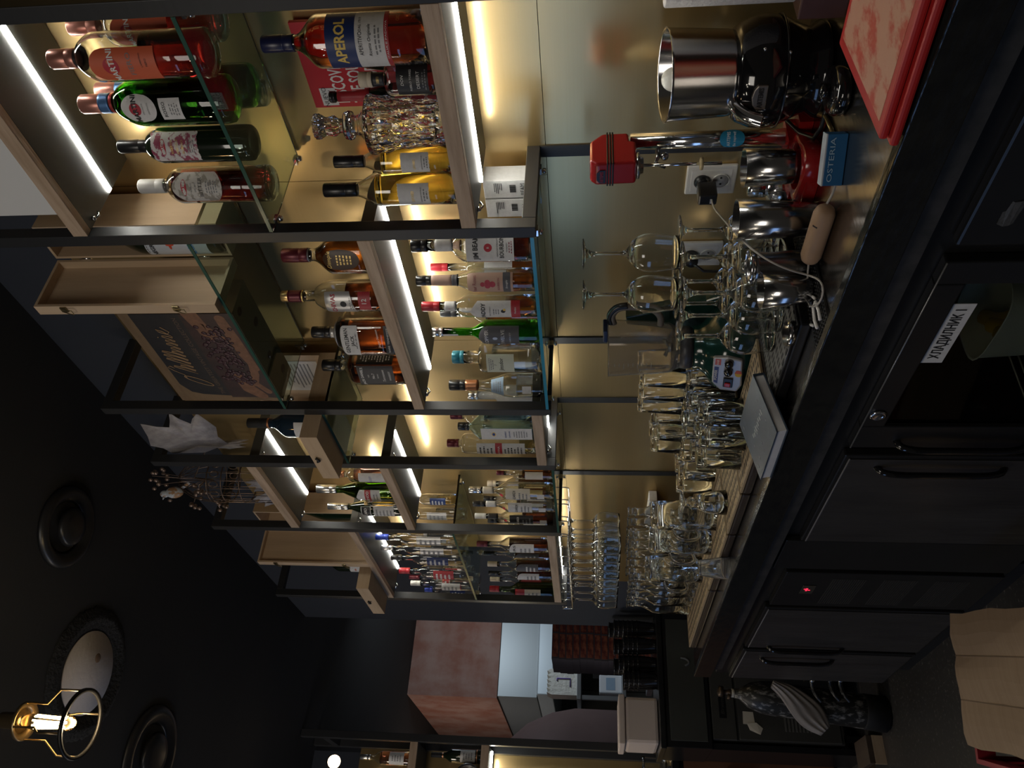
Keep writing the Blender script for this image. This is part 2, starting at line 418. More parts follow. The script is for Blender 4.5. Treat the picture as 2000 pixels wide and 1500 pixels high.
    def lines(s, m, parent, z0, z1, n, w, da=0, a0=0.):
        """rows of small print"""
        s._da = math.radians(da); mb = MB()
        for i in range(n):
            z = (z0 + (z1 - z0) * (i + .5) / n) * s.H; h = abs(z1 - z0) * s.H / n * .22; ww = w * s.R * (.6 + .4 * random.random()); x = -ww
            while x < ww:
                l = min(ww - x, s.R * random.uniform(.08, .2)); vs = [s.surf(a0 * s.R + x, z - h, .0012), s.surf(a0 * s.R + x + l, z - h, .0012), s.surf(a0 * s.R + x + l, z + h, .0012), s.surf(a0 * s.R + x, z + h, .0012)]
                mb.add(vs, [(0, 1, 2, 3)]); x += l + s.R * .05
        mb.build('small_print', m, parent, fix=False); return s
CAPS = {'b': mat('black cap', (.015, .015, .016), .3), 'rose': mat('rose gold cap', (.50, .22, .17), .34, .55), 'white': mat('white cap', (.62, .60, .56), .4),
        'navy': mat('navy cap', (.012, .016, .06), .3), 'mar': mat('maroon cap', (.12, .015, .025), .35, .3), 'gold': mat('gold cap', (.72, .50, .22), .3, .8),
        'silver': mat('silver cap', (.62, .62, .60), .25, .9), 'red': mat('red cap', (.42, .02, .03), .35), 'teal': mat('teal cap', (.03, .20, .26), .35, .2),
        'blue': mat('blue cap', (.02, .05, .36), .35), 'cream': mat('cream cap', (.66, .56, .42), .5), 'copper': mat('copper band', (.45, .20, .10), .35, .7)}
L_W = mat('white label', (.70, .69, .67), .55, noise=((90, 90, 90), (.60, .59, .57), .45, .75))
L_C = mat('cream label', (.68, .62, .50), .55); L_B = mat('black label', (.018, .018, .02), .45); L_PK = mat('pink buff label', (.52, .34, .26), .55)
L_G = mat('grey label', (.09, .09, .10), .5); L_N = mat('navy label', (.015, .035, .14), .45); L_R = mat('red label', (.42, .03, .04), .45)
L_O = mat('orange label', (.62, .12, .05), .5); L_S = mat('silver label', (.50, .49, .48), .35, .5); L_LB = mat('pale blue label', (.30, .42, .55), .5)
VINE = mat('vine print label', (.66, .62, .60), .55, noise=((55, 55, 75), (.30, .05, .10), .50, .56))
VINE2 = mat('grey vine print label', (.60, .57, .52), .55, noise=((60, 60, 80), (.33, .30, .25), .50, .56))
G_GRN = glass('green glass', (.14, .55, .05)); G_OLV = glass('olive glass', (.16, .26, .05)); G_AMB = glass('amber glass', (.75, .40, .10)); G_BLU = glass('blue glass', (.74, .90, .95))
G_DK = mat('dark wine glass', (.010, .016, .008), .08, coat=.5); G_DKR = mat('very dark green glass', (.006, .02, .008), .08, coat=.5)
def liq(n, c): return mat(n, c, .0, 0, 1., 1.35)
Q_RED = liq('dark red liquor', (.34, .02, .02)); Q_APE = liq('orange red liquor', (1., .34, .10)); Q_AMB = liq('amber liquor', (.62, .22, .03)); Q_GLD = liq('golden liquor', (.90, .62, .10))
Q_CLR = liq('clear liquor', (.96, .97, .97)); Q_BRN = liq('brown liquor', (.36, .09, .02)); Q_DK = mat('black red liquor', (.022, .005, .006), .1); Q_PNK = liq('rose liquor', (.85, .42, .32)); Q_PALE = liq('pale gold liquor', (.92, .74, .38))
W_ = ink((.82, .80, .76)); K_ = ink((.02, .02, .022)); R_ = ink((.45, .02, .04)); GO_ = ink((.70, .50, .18), .4, .6); NV_ = ink((.02, .06, .25)); YE_ = ink((.85, .60, .14)); GY_ = ink((.22, .22, .22)); BL_ = ink((.03, .25, .55)); MR_ = ink((.25, .03, .06)); OR_ = ink((.65, .10, .03))
G1 = 2.004; G2 = 1.586
# --- bay nearest the camera, on the glass shelf
b = Bottle('aperitif_bottle', 'clear bottle with a sloping orange label and dark red drink in its lower half', 1.275, 300, 107, 94, 95, G1, .68, .81, .36, ang=190, style='round', cap=(.17, 'rose', 1.12))
b.liquid(.37, Q_RED)
l = b.patch(.27, .68, .72, L_O, shape='arch'); b.dots([(0, .55, .34, .34)], R_, l)
b.text([('MARTINI', .36, .54, -.02, {'rot': .0, 'bold': .02, 'w': 1.38})], W_, l, .0016); b.text([('FIERO', .30, .43, .05, {'w': .9})], GY_, l); b.text([('L\'APERITIVO', .10, .36, .2), ('FIERO', .12, .33, .1)], K_, l)
b.band(.805, .845, mat('black neck foil', (.03, .025, .025), .3), off=.0012)
b = Bottle('aperitif_bottle', 'clear bottle of dark red drink half hidden by the nearest shelf post', 1.36, 250, 48, 80, 133, G1, .64, .73, .36, ang=190, style='sharp', cap=(.205, 'rose', 1.12)); b.liquid(.62, Q_RED)
l = b.patch(.28, .66, .72, L_O, shape='arch'); b.dots([(0, .55, .34, .34)], R_, l); b.text([('MARTINI', .36, .54, -.02, {'bold': .02, 'w': 1.38})], W_, l, .0016)
b = Bottle('vermouth_bottle', 'green bottle with a round white label and dark vermouth below its bright shoulder', 1.28, 330, 197, 92, 157, G1, .575, .755, .36, ang=198, style='round', gm=G_GRN, cap=(.21, 'rose', 1.12))
b.liquid(.55, Q_DK)
l = b.patch(.43, .665, .62, L_W, shape='oval'); b.dots([(.0, .565, .26, .26)], R_, l); b.text([('MARTINI', .30, .565, 0, {'bold': .025, 'w': 1.12})], K_, l, .0017); b.text([('VERMOUTH', .09, .48, 0), ('SPECIALITA', .09, .515, 0)], GY_, l)
l = b.patch(.265, .405, .46, L_W, da=-3); b.text([('ROSSO', .20, .375, 0, {'w': .62, 'bold': .01})], K_, l, da=-3); b.lines(GY_, l, .28, .345, 4, .34, -3)
b.band(.79, .86, ink((.10, .22, .45), .35, .5), off=.0026); b.band(.765, .785, ink((.4, .05, .05), .35, .4), off=.0026)
b = Bottle('vermouth_bottle', 'green vermouth bottle standing behind the one with the round white label', 1.38, 350, 172, 84, 188, G1, .64, .74, .36, ang=198, gm=G_GRN, cap=(.21, 'rose', 1.12)); b.liquid(.6, Q_DK); b.band(.79, .86, ink((.10, .22, .45), .35, .5), off=.0026)
b = Bottle('vermouth_bottle', 'dark bottle with a wine red vine pattern on a pale label', 1.29, 400, 281, 69, 231, G1, .66, .78, .36, ang=211, gm=G_DK, cap=(.245, 'b', 1.07), solid=True)
l = b.patch(.345, .70, .88, VINE, shape='rag'); b.text([('MARTINI', .24, .605, 0, {'w': .75, 'bold': .01})], W_, l, .0018); b.dots([(0, .605, .45, .16)], R_, l)
b.text([('RISERVA', .2, .54, .0), ('SPECIALE', .2, .50, 0), ('RUBINO', .2, .46, 0)], GO_, l); b.lines(GY_, l, .37, .43, 4, .4)
b = Bottle('bitter_bottle', 'white capped bottle of dark red bitter with a grey vine pattern label', 1.295, 430, 360, 70, 272, G1, .66, .77, .37, ang=213, cap=(.20, 'white', 1.08)); b.liquid(.70, Q_RED)
l = b.patch(.315, .69, .88, VINE2, shape='swoop'); b.dots([(0, .60, .45, .16)], R_, l); b.text([('MARTINI', .22, .60, 0, {'w': .75, 'bold': .01})], W_, l, .0018); b.text([('RISERVA', .13, .545, .0), ('SPECIALE', .13, .515, 0)], GY_, l); b.text([('BITTER', .30, .475, 0, {'w': 1.05})], K_, l); b.lines(GY_, l, .35, .44, 5, .45)
# --- bay nearest the camera, on the oak shelf
b = Bottle('aperitif_bottle', 'big bottle of orange red aperitif with a navy band label and navy cap', 1.265, 720, 77, 100, 510, G2, .655, .80, .30, ang=209, style='soft', cap=(.19, 'navy', 1.12)); b.liquid(.80, Q_APE)
l = b.patch(.415, .585, 1.25, L_N); b.text([('APEROL', .56, .50, 0, {'bold': .03, 'w': 1.75})], YE_, l)
l = b.patch(.25, .415, 1.25, L_W); b.text([('APERITIVO', .22, .385, -.1, {'w': .85}), ('DAL 1919', .14, .385, .62)], K_, l); b.text([('Ricetta Originale', .17, .335, 0, {'shear': .3})], K_, l); b.lines(GY_, l, .27, .31, 2, .6)
l = b.patch(.225, .25, 1.25, L_R); b.text([('ITALIA E PADOVA', .10, .2375, 0, {'w': 1.4})], W_, l)
for (cx, cy, top, lb, X) in ((735, 116, 620, 'dark soda bottle with a red neck label behind the big aperitif bottle', 1.37), (760, 185, 643, 'dark soda bottle with a red neck label beside the crystal decanter', 1.35)):
    b = Bottle('soda_bottle', lb, X, cx, cy, 42, top, G2, .48, .80, .42, ang=205, gm=G_DK, style='soft', cap=(.05, 'b', 1.25), solid=True); b.band(.66, .93, L_R, off=.001)
    l = b.patch(.12, .45, 1.2, L_R); b.text([('NEGRO', .5, .33, 0), ('TONIC', .5, .2, 0)], W_, l)
b = Bottle('tequila_bottle', 'small clear bottle with a cream stopper and a black label', 1.265, 800, 152, 66, 701, G2, .56, .68, .36, ang=205, cap=(.17, 'cream', 1.25), style='sharp'); b.liquid(.30, Q_PNK)
l = b.patch(.12, .50, .95, L_B); b.text([('DON', .24, .43, 0, {'shear': .2}), ('PUEBLO TORRES', .17, .33, 0, {'w': 1.2}), ('DESIERT', .26, .24, 0, {'w': .95})], W_, l); b.lines(GY_, l, .14, .2, 2, .6)
b.band(.68, .83, L_B, off=.0012); b.text([('DESIERTO', .22, .755, 0)], GO_, b.t, .0018)
for (cx, cy, w, top, lb, X, a) in ((800, 312, 57, 652, 'black capped bottle of golden liqueur behind the crystal decanter', 1.29, 206), (810, 367, 66, 632, 'black capped bottle of golden liqueur with a blank white side label', 1.275, 196)):
    b = Bottle('liqueur_bottle', lb, X, cx, cy, w, top, G2, .585, .77, .40, ang=a, cap=(.245, 'b', 1.05), style='soft'); b.liquid(.60, Q_GLD)
    l = b.patch(.21, .44, .7, L_W, shape='rag'); b.text([('GIFFARD', .24, .33, -.1, {'w': .7, 'bold': .01})], GO_, l); b.text([('MENTHE-PASTILLE', .1, .27, 0, {'w': .9})], K_, l); b.lines(GY_, l, .22, .26, 2, .4)
# --- whiskeys on the oak shelf of the second bay
Z = 1.820
b = Bottle('whiskey_bottle', 'pinched brown whiskey bottle with an oval dark label, beside the shelf post', 1.28, 660, 497, 72, 552, Z, .44, .66, .34, ang=205, asp=.85, p=3., cap=(.285, 'mar', 1.15), style='soft'); b.liquid(.62, Q_AMB)
l = b.patch(.13, .52, .62, mat('brown black label', (.06, .03, .015), .4), shape='oval'); b.text([('Dimple', .34, .45, 0, {'shear': .25})], GO_, l); b.lines(GO_, l, .2, .38, 5, .35)
b.band(.70, .84, L_S, off=.0012)
b = Bottle('whiskey_bottle', 'rounded clear whiskey bottle with a silver label and a red number plate', 1.28, 680, 577, 63, 550, Z, .50, .68, .34, ang=205, cap=(.16, 'gold', 1.05), style='round'); b.liquid(.36, Q_BRN)
b.band(.80, .93, CAPS['mar'], off=.0016); b.band(.785, .80, GO_, off=.0018)
l = b.patch(.27, .55, .8, L_S, shape='slant', da=-8); b.text([('CHIVAS', .40, .47, 0, {'bold': .02, 'w': 1.3})], R_, l, da=-8); b.dots([(0, .38, .2, .2)], K_, l, da=-8); b.lines(GY_, l, .29, .33, 2, .5, -8)
l = b.patch(.13, .24, .62, L_R); b.text([('12', .42, .185, 0, {'bold': .01})], W_, l)
b = Bottle('whiskey_bottle', 'broad shouldered bottle of brown whiskey with a pointed white label', 1.28, 715, 648, 80, 610, Z, .55, .73, .26, ang=203, p=5, asp=.9, cap=(.22, 'b', 1.1), style='round'); b.liquid(.60, Q_BRN)
l = b.patch(.415, .62, .85, L_W, shape='arch'); b.text([('GENTLEMAN', .27, .545, 0, {'bold': .015, 'w': 1.35}), ('JACK', .24, .48, 0, {'bold': .015})], K_, l); b.lines(GY_, l, .43, .455, 1, .6)
l = b.patch(.045, .125, .8, L_B); b.text([('RARE TENNESSEE', .13, .085, 0, {'w': 1.3})], W_, l); b.text([('Jasper Newton', .16, .2, .1, {'shear': .3, 'rot': .1})], W_, b.t, .001)
b.band(.68, .78, L_S, off=.0012)
b = Bottle('whiskey_bottle', 'square bottle of whiskey with a black label and black cap', 1.275, 745, 713, 58, 631, Z, .60, .72, .36, ang=188, p=9, asp=1., cap=(.215, 'b', 1.1), style='round'); b.liquid(.66, Q_BRN)
l = b.patch(.15, .555, .95, L_B); b.text([('JACK DANIEL\'S', .24, .51, 0, {'bold': .02, 'w': 1.6, 'arc': .12}), ('OLD', .13, .44, 0), ('No.7', .24, .385, 0, {'bold': .01}), ('BRAND', .12, .335, 0), ('Tennessee', .26, .27, 0, {'shear': .3}), ('WHISKEY', .2, .2, 0)], W_, l)
l = b.patch(.15, .555, .93, L_B, da=90); b.lines(W_, l, .18, .53, 11, .7, 90)
# --- bottles on the blue edged glass shelf of the second bay
Z = 1.444
b = Bottle('bourbon_bottle', 'bourbon bottle with a big white label, partly behind the shelf post', 1.285, 960, 477, 64, 803, Z, .53, .66, .36, ang=213, p=4, asp=.95, cap=(.13, 'b', 1.12), style='round'); b.liquid(.52, Q_BRN)
l = b.patch(.155, .535, .98, L_W); b.text([('JIM BEAM', .42, .46, 0, {'bold': .03, 'w': 1.5, 'arc': .12})], K_, l); b.dots([(0, .36, .25, .25)], R_, l); b.text([('B', .2, .36, 0)], W_, l, .0016); b.text([('KENTUCKY STRAIGHT', .13, .285, 0, {'w': 1.1}), ('BOURBON', .36, .25, 0, {'bold': .02, 'w': 1.3}), ('WHISKEY', .13, .21, 0)], K_, l); b.lines(MR_, l, .165, .2, 2, .5)
l = b.band(.66, .80, L_W, off=.001)
b = Bottle('bourbon_bottle', 'black capped bottle with a red seal on its neck, behind the bourbon', 1.40, 960, 478, 44, 822, Z, .56, .68, .36, ang=210, cap=(.15, 'b', 1.12)); b.liquid(.5, Q_AMB); b.band(.66, .84, L_PK, off=.001); b.patch(.2, .5, .9, L_W)
b = Bottle('bourbon_bottle', 'bourbon bottle with red roses on a buff label', 1.29, 970, 546, 46, 813, Z, .53, .67, .42, ang=203, cap=(.13, 'b', 1.05), style='cone'); b.liquid(.25, Q_AMB)
l = b.patch(.195, .565, 1.05, L_PK); b.text([('Four Roses', .46, .505, 0, {'w': 1.55})], MR_, l); b.dots([(-.12, .40, .24, .24), (.18, .40, .24, .24), (.03, .36, .26, .26), (.03, .44, .2, .2)], ink((.45, .05, .08)), l); b.text([('BOURBON', .26, .31, 0, {'w': 1.1})], MR_, l)
l2 = b.patch(.215, .275, 1.05, L_G, off=.0014); b.text([('Straight', .24, .245, 0, {'shear': .3})], W_, l2, .002)
b.band(.70, .87, L_PK, off=.001); b.band(.655, .70, L_G, off=.0014)
b = Bottle('bourbon_bottle', 'red and white capped bottle in the back row behind the roses label', 1.40, 980, 520, 40, 841, Z, .55, .68, .36, cap=(.16, 'red', 1.1)); b.liquid(.5, Q_AMB); b.patch(.25, .5, .9, L_W)
b = Bottle('whiskey_bottle', 'red capped whiskey bottle with a white label sloping off at its foot', 1.29, 970, 597, 44, 824, Z, .60, .70, .40, ang=198, cap=(.155, 'red', 1.1), style='round'); b.liquid(.28, Q_AMB)
l = b.patch(.16, .575, 1.0, L_W, shape='house'); b.text([('PADDY', .50, .465, 0, {'bold': .03, 'w': 1.5})], K_, l); b.text([('IRISH WHISKEY', .14, .41, 0)], K_, l); b.dots([(.05, .30, .16, .2)], K_, l); b.dots([(.18, .29, .1, .12)], YE_, l, off=.0014); b.lines(GY_, l, .33, .39, 3, .35)
l = b.patch(.16, .235, 1.0, L_R, off=.0014); b.text([('Paddys', .22, .2, .1, {'shear': .3})], W_, l, .002)
b.band(.71, .80, L_W, off=.001); b.text([('P', .3, .755, 0)], R_, b.t, .0016)
b = Bottle('whiskey_bottle', 'black capped bottle in the back row between the red capped and green bottles', 1.39, 970, 610, 42, 860, Z, .55, .68, .36, cap=(.16, 'b', 1.1)); b.liquid(.55, Q_AMB); b.band(.68, .8, L_S, off=.001)
b = Bottle('whiskey_bottle', 'bright green whiskey bottle with a silver foil top and a dark grey label', 1.285, 990, 647, 48, 845, Z, .50, .64, .34, ang=197, gm=G_GRN, cap=(.10, 'silver', 1.15), style='soft'); b.liquid(.52, liq('green tinted whiskey', (.25, .45, .05)))
l = b.patch(.20, .565, 1.05, L_G, shape='arch'); b.text([('COPPER', .40, .49, 0, {'bold': .02, 'w': 1.45}), ('TWELVE', .40, .345, 0, {'bold': .02, 'w': 1.45}), ('WHISKEY', .2, .28, 0, {'w': 1.0})], L_S, l); b.dots([(0, .415, .12, .2)], L_S, l)
b.patch(.76, .92, .34, L_S, 'strip_seal', da=-20)
b = Bottle('gin_bottle', 'clear broad gin bottle with a teal cap and pale green label', 1.285, 1000, 697, 55, 884, Z, .655, .71, .46, ang=200, p=2.6, cap=(.13, 'teal', 1.02), style='sharp'); b.liquid(.55, Q_CLR)
l = b.patch(.315, .61, .95, mat('pale green label', (.60, .62, .50), .55)); b.text([('Jinsdor', .42, .45, .0, {'shear': .2, 'w': 1.1})], K_, l); b.lines(GY_, l, .53, .59, 3, .6); b.text([('J', .22, .52, 0)], K_, l)
b = Bottle('vodka_bottle', 'clear flared bottle with a black cap and a copper neck band', 1.285, 1010, 752, 49, 878, Z, .34, .68, .40, ang=225, cap=(.17, 'b', 1.1), style='soft', taper=.96); b.liquid(.30, Q_CLR)
b.band(.70, .83, CAPS['copper'], off=.0015); l = b.patch(.43, .56, 1.0, L_LB); b.lines(GY_, l, .45, .54, 4, .8); b.patch(.15, .24, .33, L_W, 'price_sticker', da=-15)
b = Bottle('vodka_bottle', 'frosted grey bottle by the post beyond the copper banded bottle', 1.36, 1000, 772, 42, 915, Z, .50, .66, .40, yr=(1.3, 1.832), gm=mat('frosted grey glass', (.75, .78, .78), .25, 0, .8), cap=(.12, 'silver', 1.1))
# --- third bay
Z = 1.487
b = Bottle('gin_bottle', 'pale blue square gin bottle with a tall white label', 1.285, 985, 833, 40, 895, Z, .72, .84, .36, ang=190, p=7, gm=G_BLU, cap=(.14, 'b', 1.15), style='cone'); b.liquid(.66, liq('pale blue gin', (.76, .92, .96)))
l = b.patch(.05, .69, .80, L_W); b.dots([(0, .53, .32, .22)], GO_, l); b.dots([(0, .53, .2, .14)], NV_, l, off=.0015); b.text([('BOMBAY', .24, .38, 0, {'w': .9}), ('SAPPHIRE', .2, .33, 0, {'w': .9})], NV_, l); b.lines(GY_, l, .1, .29, 6, .5)
b = Bottle('rum_bottle', 'clear bottle with a maroon cap and white and red label, next to the blue bottle', 1.285, 985, 866, 40, 874, Z, .78, .84, .36, ang=188, cap=(.13, 'mar', 1.15), style='sharp'); b.liquid(.20, Q_PALE)
l = b.patch(.14, .66, .9, L_W); l2 = b.patch(.385, .46, .92, L_R, off=.0014); b.text([('HAVANA', .3, .42, 0)], W_, l2, .002); b.lines(K_, l, .16, .37, 6, .6); b.lines(K_, l, .48, .64, 4, .6)
b = Bottle('gin_bottle', 'clear bottle with a maroon cap mostly hidden by the shelf post', 1.34, 985, 812, 36, 880, Z, .72, .82, .36, ang=190, cap=(.14, 'mar', 1.15)); b.patch(.1, .6, .9, L_W)
# --- fourth bay, aniseed bottles on the oak shelf
Z = 2.004
b = Bottle('pastis_bottle', 'olive green bottle with a white octagonal label crossed by a red band', 1.28, 715, 956, 40, 620, Z, .50, .68, .38, ang=192, gm=G_OLV, cap=(.24, 'silver', 1.12), style='cone'); b.liquid(.5, liq('olive pastis', (.35, .45, .05)))
l = b.patch(.22, .50, .85, L_W, shape='house'); l2 = b.patch(.33, .40, .85, L_R, off=.0014); b.text([('PERNOD', .36, .365, 0, {'bold': .02, 'w': 1.4})], W_, l2, .002); b.lines(GY_, l, .24, .31, 2, .5)
b = Bottle('pastis_bottle', 'dark bottle with a silver foil neck and a framed black shoulder label', 1.27, 730, 990, 34, 642, Z, .50, .70, .36, ang=195, gm=G_DK, cap=(.26, 'silver', 1.1), style='cone', solid=True)
l = b.patch(.43, .56, .9, L_W); l2 = b.patch(.44, .55, .84, L_B, off=.0014); b.text([('RICARD', .44, .495, 0, {'bold': .03, 'w': 1.4})], W_, l2, .002); l = b.patch(.14, .40, .9, L_W, shape='rag'); b.lines(GY_, l, .16, .38, 5, .6)
b = Bottle('aperitif_bottle', 'rosy bottle with a white label, against the post before the olive bottle', 1.30, 705, 926, 30, 660, Z, .74, .82, .4, ang=195, cap=(.12, 'copper', 1.1)); b.liquid(.7, Q_PNK); l = b.patch(.12, .62, .95, L_W); b.text([('LILLET', .4, .42, 0)], NV_, l)
b = Bottle('liqueur_bottle', 'slim ribbed golden liqueur bottle before the dark bottle', 1.225, 745, 984, 12, 712, Z, .80, .9, .5, ang=190, cap=(.1, 'gold', 1.1)); b.liquid(.75, Q_GLD)
# --- fourth bay, white rums on the low glass shelf
Z = 1.444
for (cx, cy, w, top, lb, cm, lm, tm, X, lc) in ((1010, 958, 34, 917, 'rum bottle with a cream label and bat mark, clear neck and silver cap', 'silver', L_C, K_, 1.285, Q_PALE), (1015, 985, 30, 924, 'rum bottle with a white label and black tipped cap', 'b', L_W, K_, 1.28, Q_CLR), (1020, 1009, 28, 928, 'rum bottle with a black label and white topped stopper', 'white', L_B, W_, 1.275, Q_BRN)):
    b = Bottle('rum_bottle', lb, X, cx, cy, w, top, Z, .56, .70, .36, ang=197, yr=(2.248, 2.668), cap=(.14, cm, 1.1), style='soft'); b.liquid(.42, lc)
    l = b.patch(.29, .57, 1.0, lm); b.text([('BACARDI', .42, .47, 0, {'bold': .02, 'w': 1.5})], tm, l); b.lines(GY_, l, .31, .43, 3, .6); l2 = b.patch(.13, .21, .35, L_W, 'small_label')
    b.dots([(0, .62, .26, .22)], R_, b.t, 'round_emblem'); b.band(.72, .84, lm, off=.001)
for (cx, cy, w, top, lb, cm, X, q) in ((1020, 924, 24, 970, 'dark rum bottle with yellow labels at the near post of the rum shelf', 'mar', 1.30, Q_AMB), (1010, 945, 30, 952, 'brown spirit bottle in the back row of the rum shelf', 'cream', 1.385, Q_BRN), (1010, 975, 28, 945, 'amber spirit bottle in the back row between the rum labels', 'b', 1.385, Q_AMB), (1015, 1017, 28, 953, 'black capped bottle in the back row by the far post of the rum shelf', 'b', 1.36, Q_CLR)):
    b = Bottle('rum_bottle', lb, X, cx, cy, w, top, Z, .6, .72, .36, cap=(.13, cm, 1.1), yr=(2.248, 2.668)); b.liquid(.55, q); b.patch(.2, .5, .9, L_C)
# --- fifth bay, vodkas on the glass shelf
Z = 1.840
vod = [(805, 1050, 28, 735, 'blue', 'clear vodka bottle with a bright blue cap', L_S, Q_CLR, None, 1.30), (815, 1071, 24, 745, 'silver', 'clear vodka bottle with a long silver capped neck', L_S, Q_CLR, None, 1.285),
       (830, 1090, 26, 765, 'b', 'vodka bottle with a dark cap and a blue and white badge', L_N, Q_CLR, None, 1.28), (840, 1116, 28, 781, 'red', 'vodka bottle with a red cap and a red shield', L_R, Q_CLR, None, 1.28),
       (845, 1128, 22, 800, 'mar', 'vodka bottle with a deep red neck behind the red shield', L_R, Q_CLR, None, 1.34), (855, 1140, 24, 803, 'white', 'slim vodka bottle with a white cap and copper band', L_W, Q_CLR, None, 1.285),
       (870, 1153, 20, 830, 'blue', 'slim bottle with a dark blue label at the far post', L_N, Q_CLR, None, 1.28), (850, 975, 22, 788, 'blue', 'golden glass bottle with a blue label seen through the rum bay', L_N, Q_PALE, None, 1.40),
       (845, 1003, 24, 770, 'silver', 'clear bottle of plain glass seen through the rum bay, by the oak shelf', L_S, Q_CLR, None, 1.40), (835, 1035, 24, 750, 'blue', 'clear vodka bottle behind the far rum post with a blue foil top', L_S, Q_CLR, None, 1.39)]
for (cx, cy, w, top, cm, lb, lm, q, gm, X) in vod:
    Y = aX(cx, cy, X).y
    b = Bottle('vodka_bottle', lb, X, cx, cy, w, top, Z, .60, .72, .38, ang=200, cap=(.15, cm, 1.12), style='round', H=.29 if top < 700 else None); b.liquid(.4, q)
    l = b.patch(.25, .52, .95, lm); b.lines(W_ if lm in (L_N, L_R) else GY_, l, .28, .5, 4, .6)
# --- fifth bay, whiskeys above the hanging glasses
Z = 1.484
for (cx, cy, w, top, cm, lb, lm, gm, q, X, tx) in (
        (1030, 1064, 30, 932, 'mar', 'whiskey bottle with two white handwritten labels', L_W, None, Q_BRN, 1.285, 'SURS'), (1030, 1082, 22, 945, 'b', 'black capped bottle behind the handwritten labels', L_G, None, Q_AMB, 1.39, ''),
        (1035, 1103, 26, 953, 'cream', 'brown bottle with a slanted dark label and wooden stopper', L_G, None, Q_BRN, 1.285, ''), (1035, 1121, 22, 955, 'b', 'tall brown bottle with an arched white label', L_W, None, Q_BRN, 1.28, ''),
        (1040, 1133, 22, 958, 'cream', 'cream capped bottle behind the red banded label', L_R, None, Q_AMB, 1.33, ''), (1045, 1152, 30, 957, 'red', 'green whiskey bottle with a red cap and cream label at the far post', L_C, G_OLV, liq('olive whiskey', (.3, .3, .05)), 1.28, 'JAMESON')):
    b = Bottle('whiskey_bottle', lb, X, cx, cy, w, top, Z, .55, .70, .36, ang=195, gm=gm, yr=(2.76, 3.41), cap=(.15, cm, 1.12), style='soft'); b.liquid(.55, q)
    l = b.patch(.22, .55, .98, lm, shape='arch'); b.lines(W_ if lm in (L_G, L_R) else GY_, l, .25, .42, 3, .6)
    if tx: b.text([(tx, .42, .48, 0, {'bold': .02, 'w': 1.5})], K_, l)
    if tx == 'JAMESON': l2 = b.patch(.46, .60, 1., L_R, 'red_band', off=.0014); b.dots([(0, .38, .2, .25)], R_, l)
# ---------------------------------------------------------------- other things on the shelves
NX = Vector((0, -1, 0)); UP = Vector((0, 0, 1))     # reading direction on a face that looks to -X
# red poster board leaning on the wall
t = thing('sign_board', 'red printed board leaning on the brass wall behind the small bottles', 'sign', (1.437, .93, 1.5865))
RED = mat('red print', (.50, .012, .02), .5)
bx('board', RED, 0, .010, -.098, .098, 0, .322, t, .001)
m = MB(); pl = lambda y, z: (0, y - .93, z - 1.5865)
for s, y, z, sz in (('DISCOVER', .965, 1.842, .040), ('THE SOUL', .965, 1.803, .040), ('OF MADRID', .965, 1.764, .040)):
    flat_text(m, s, sz, pl(y, z), NX, UP, bold=.02, width=.105, off=.0008)
m.build('lettering', W_, t, fix=False)
q = MB().box(-.0012, -.0004, .05, .092, .268, .302).build('white_tag', L_W, t)
m = MB(); flat_text(m, 'NUEVO', .014, (-.0012, .071, .292), NX, UP); flat_text(m, 'NEW', .014, (-.0012, .071, .278), NX, UP); m.build('lettering', K_, q, fix=False)
# cut crystal decanter
def facet(a, k): return lambda t, r, z: r * (1 - a * abs(math.sin(k * t + 0.0)) + .5 * a * math.sin(60 * z) * math.cos(2 * k * t))
t = thing('decanter', 'cut crystal decanter with a faceted stopper', 'decanter', (1.262, .945, 1.5864))
CRY = glass('cut crystal', (.98, .98, .98), .0, 1.52)
R = 61 * pixel_scale(Vector((1.262, .945, 1.67)))
out = [(0, .006), (R * .5, .004), (R * .70, 0), (R * .73, .006), (R * .76, .05), (R * .84, .10), (R * .97, .14), (R, .148), (R * .93, .153), (R * .55, .162), (R * .36, .172), (R * .30, .180), (R * .33, .188)]
inn = [(R * .24, .188), (R * .22, .180), (R * .28, .17), (R * .5, .158), (R * .84, .147), (R * .80, .13), (R * .66, .09), (R * .60, .04), (R * .56, .022), (0, .020)]
sh = lambda t, r, z: r * (1 - (.075 * abs(math.sin(6 * t + 40 * z)) + .06 * abs(math.sin(6 * t - 40 * z))) * (1 if (.004 < z < .15 and r > R * .69) else 0))
def densify(pr, d=.006):
    o = [pr[0]]
    for a, b in zip(pr, pr[1:]):
        n = max(1, int(max(abs(b[1] - a[1]), 0) / d))
        o += [(a[0] + (b[0] - a[0]) * i / n, a[1] + (b[1] - a[1]) * i / n) for i in range(1, n + 1)]
    return o
MB().lathe(densify(out) + inn, 72, sh, smooth=False).build('body', CRY, t)
MB().lathe([(R * .30, .1805), (R * .44, .190), (R * .46, .197), (R * .30, .203), (R * .27, .212)] [0:0] + [(0, .1885), (R * .44, .1885), (R * .46, .195), (R * .42, .202), (R * .24, .206), (R * .24, .214), (R * .36, .225), (R * .30, .240), (R * .42, .256), (R * .44, .262), (R * .30, .265), (0, .266)], 36, lambda t, r, z: r * (1 - .16 * abs(math.sin(6 * t + 90 * z)) * (z > .206)), smooth=False).build('stopper', CRY, t)
# clear tumbler at the back of the upper glass shelf
q = aZ(517, 180, 2.004)
t = MB().lathe([(0, 0), (.024, 0), (.027, .004), (.032, .075), (.030, .075), (.0255, .012), (0, .010)], 32).build('glass_tumbler', GLS, None, (min(q.x, 1.425), q.y, 2.0043)); tag(t, 'empty clear tumbler at the back of the glass shelf behind the green vermouth', 'glass')
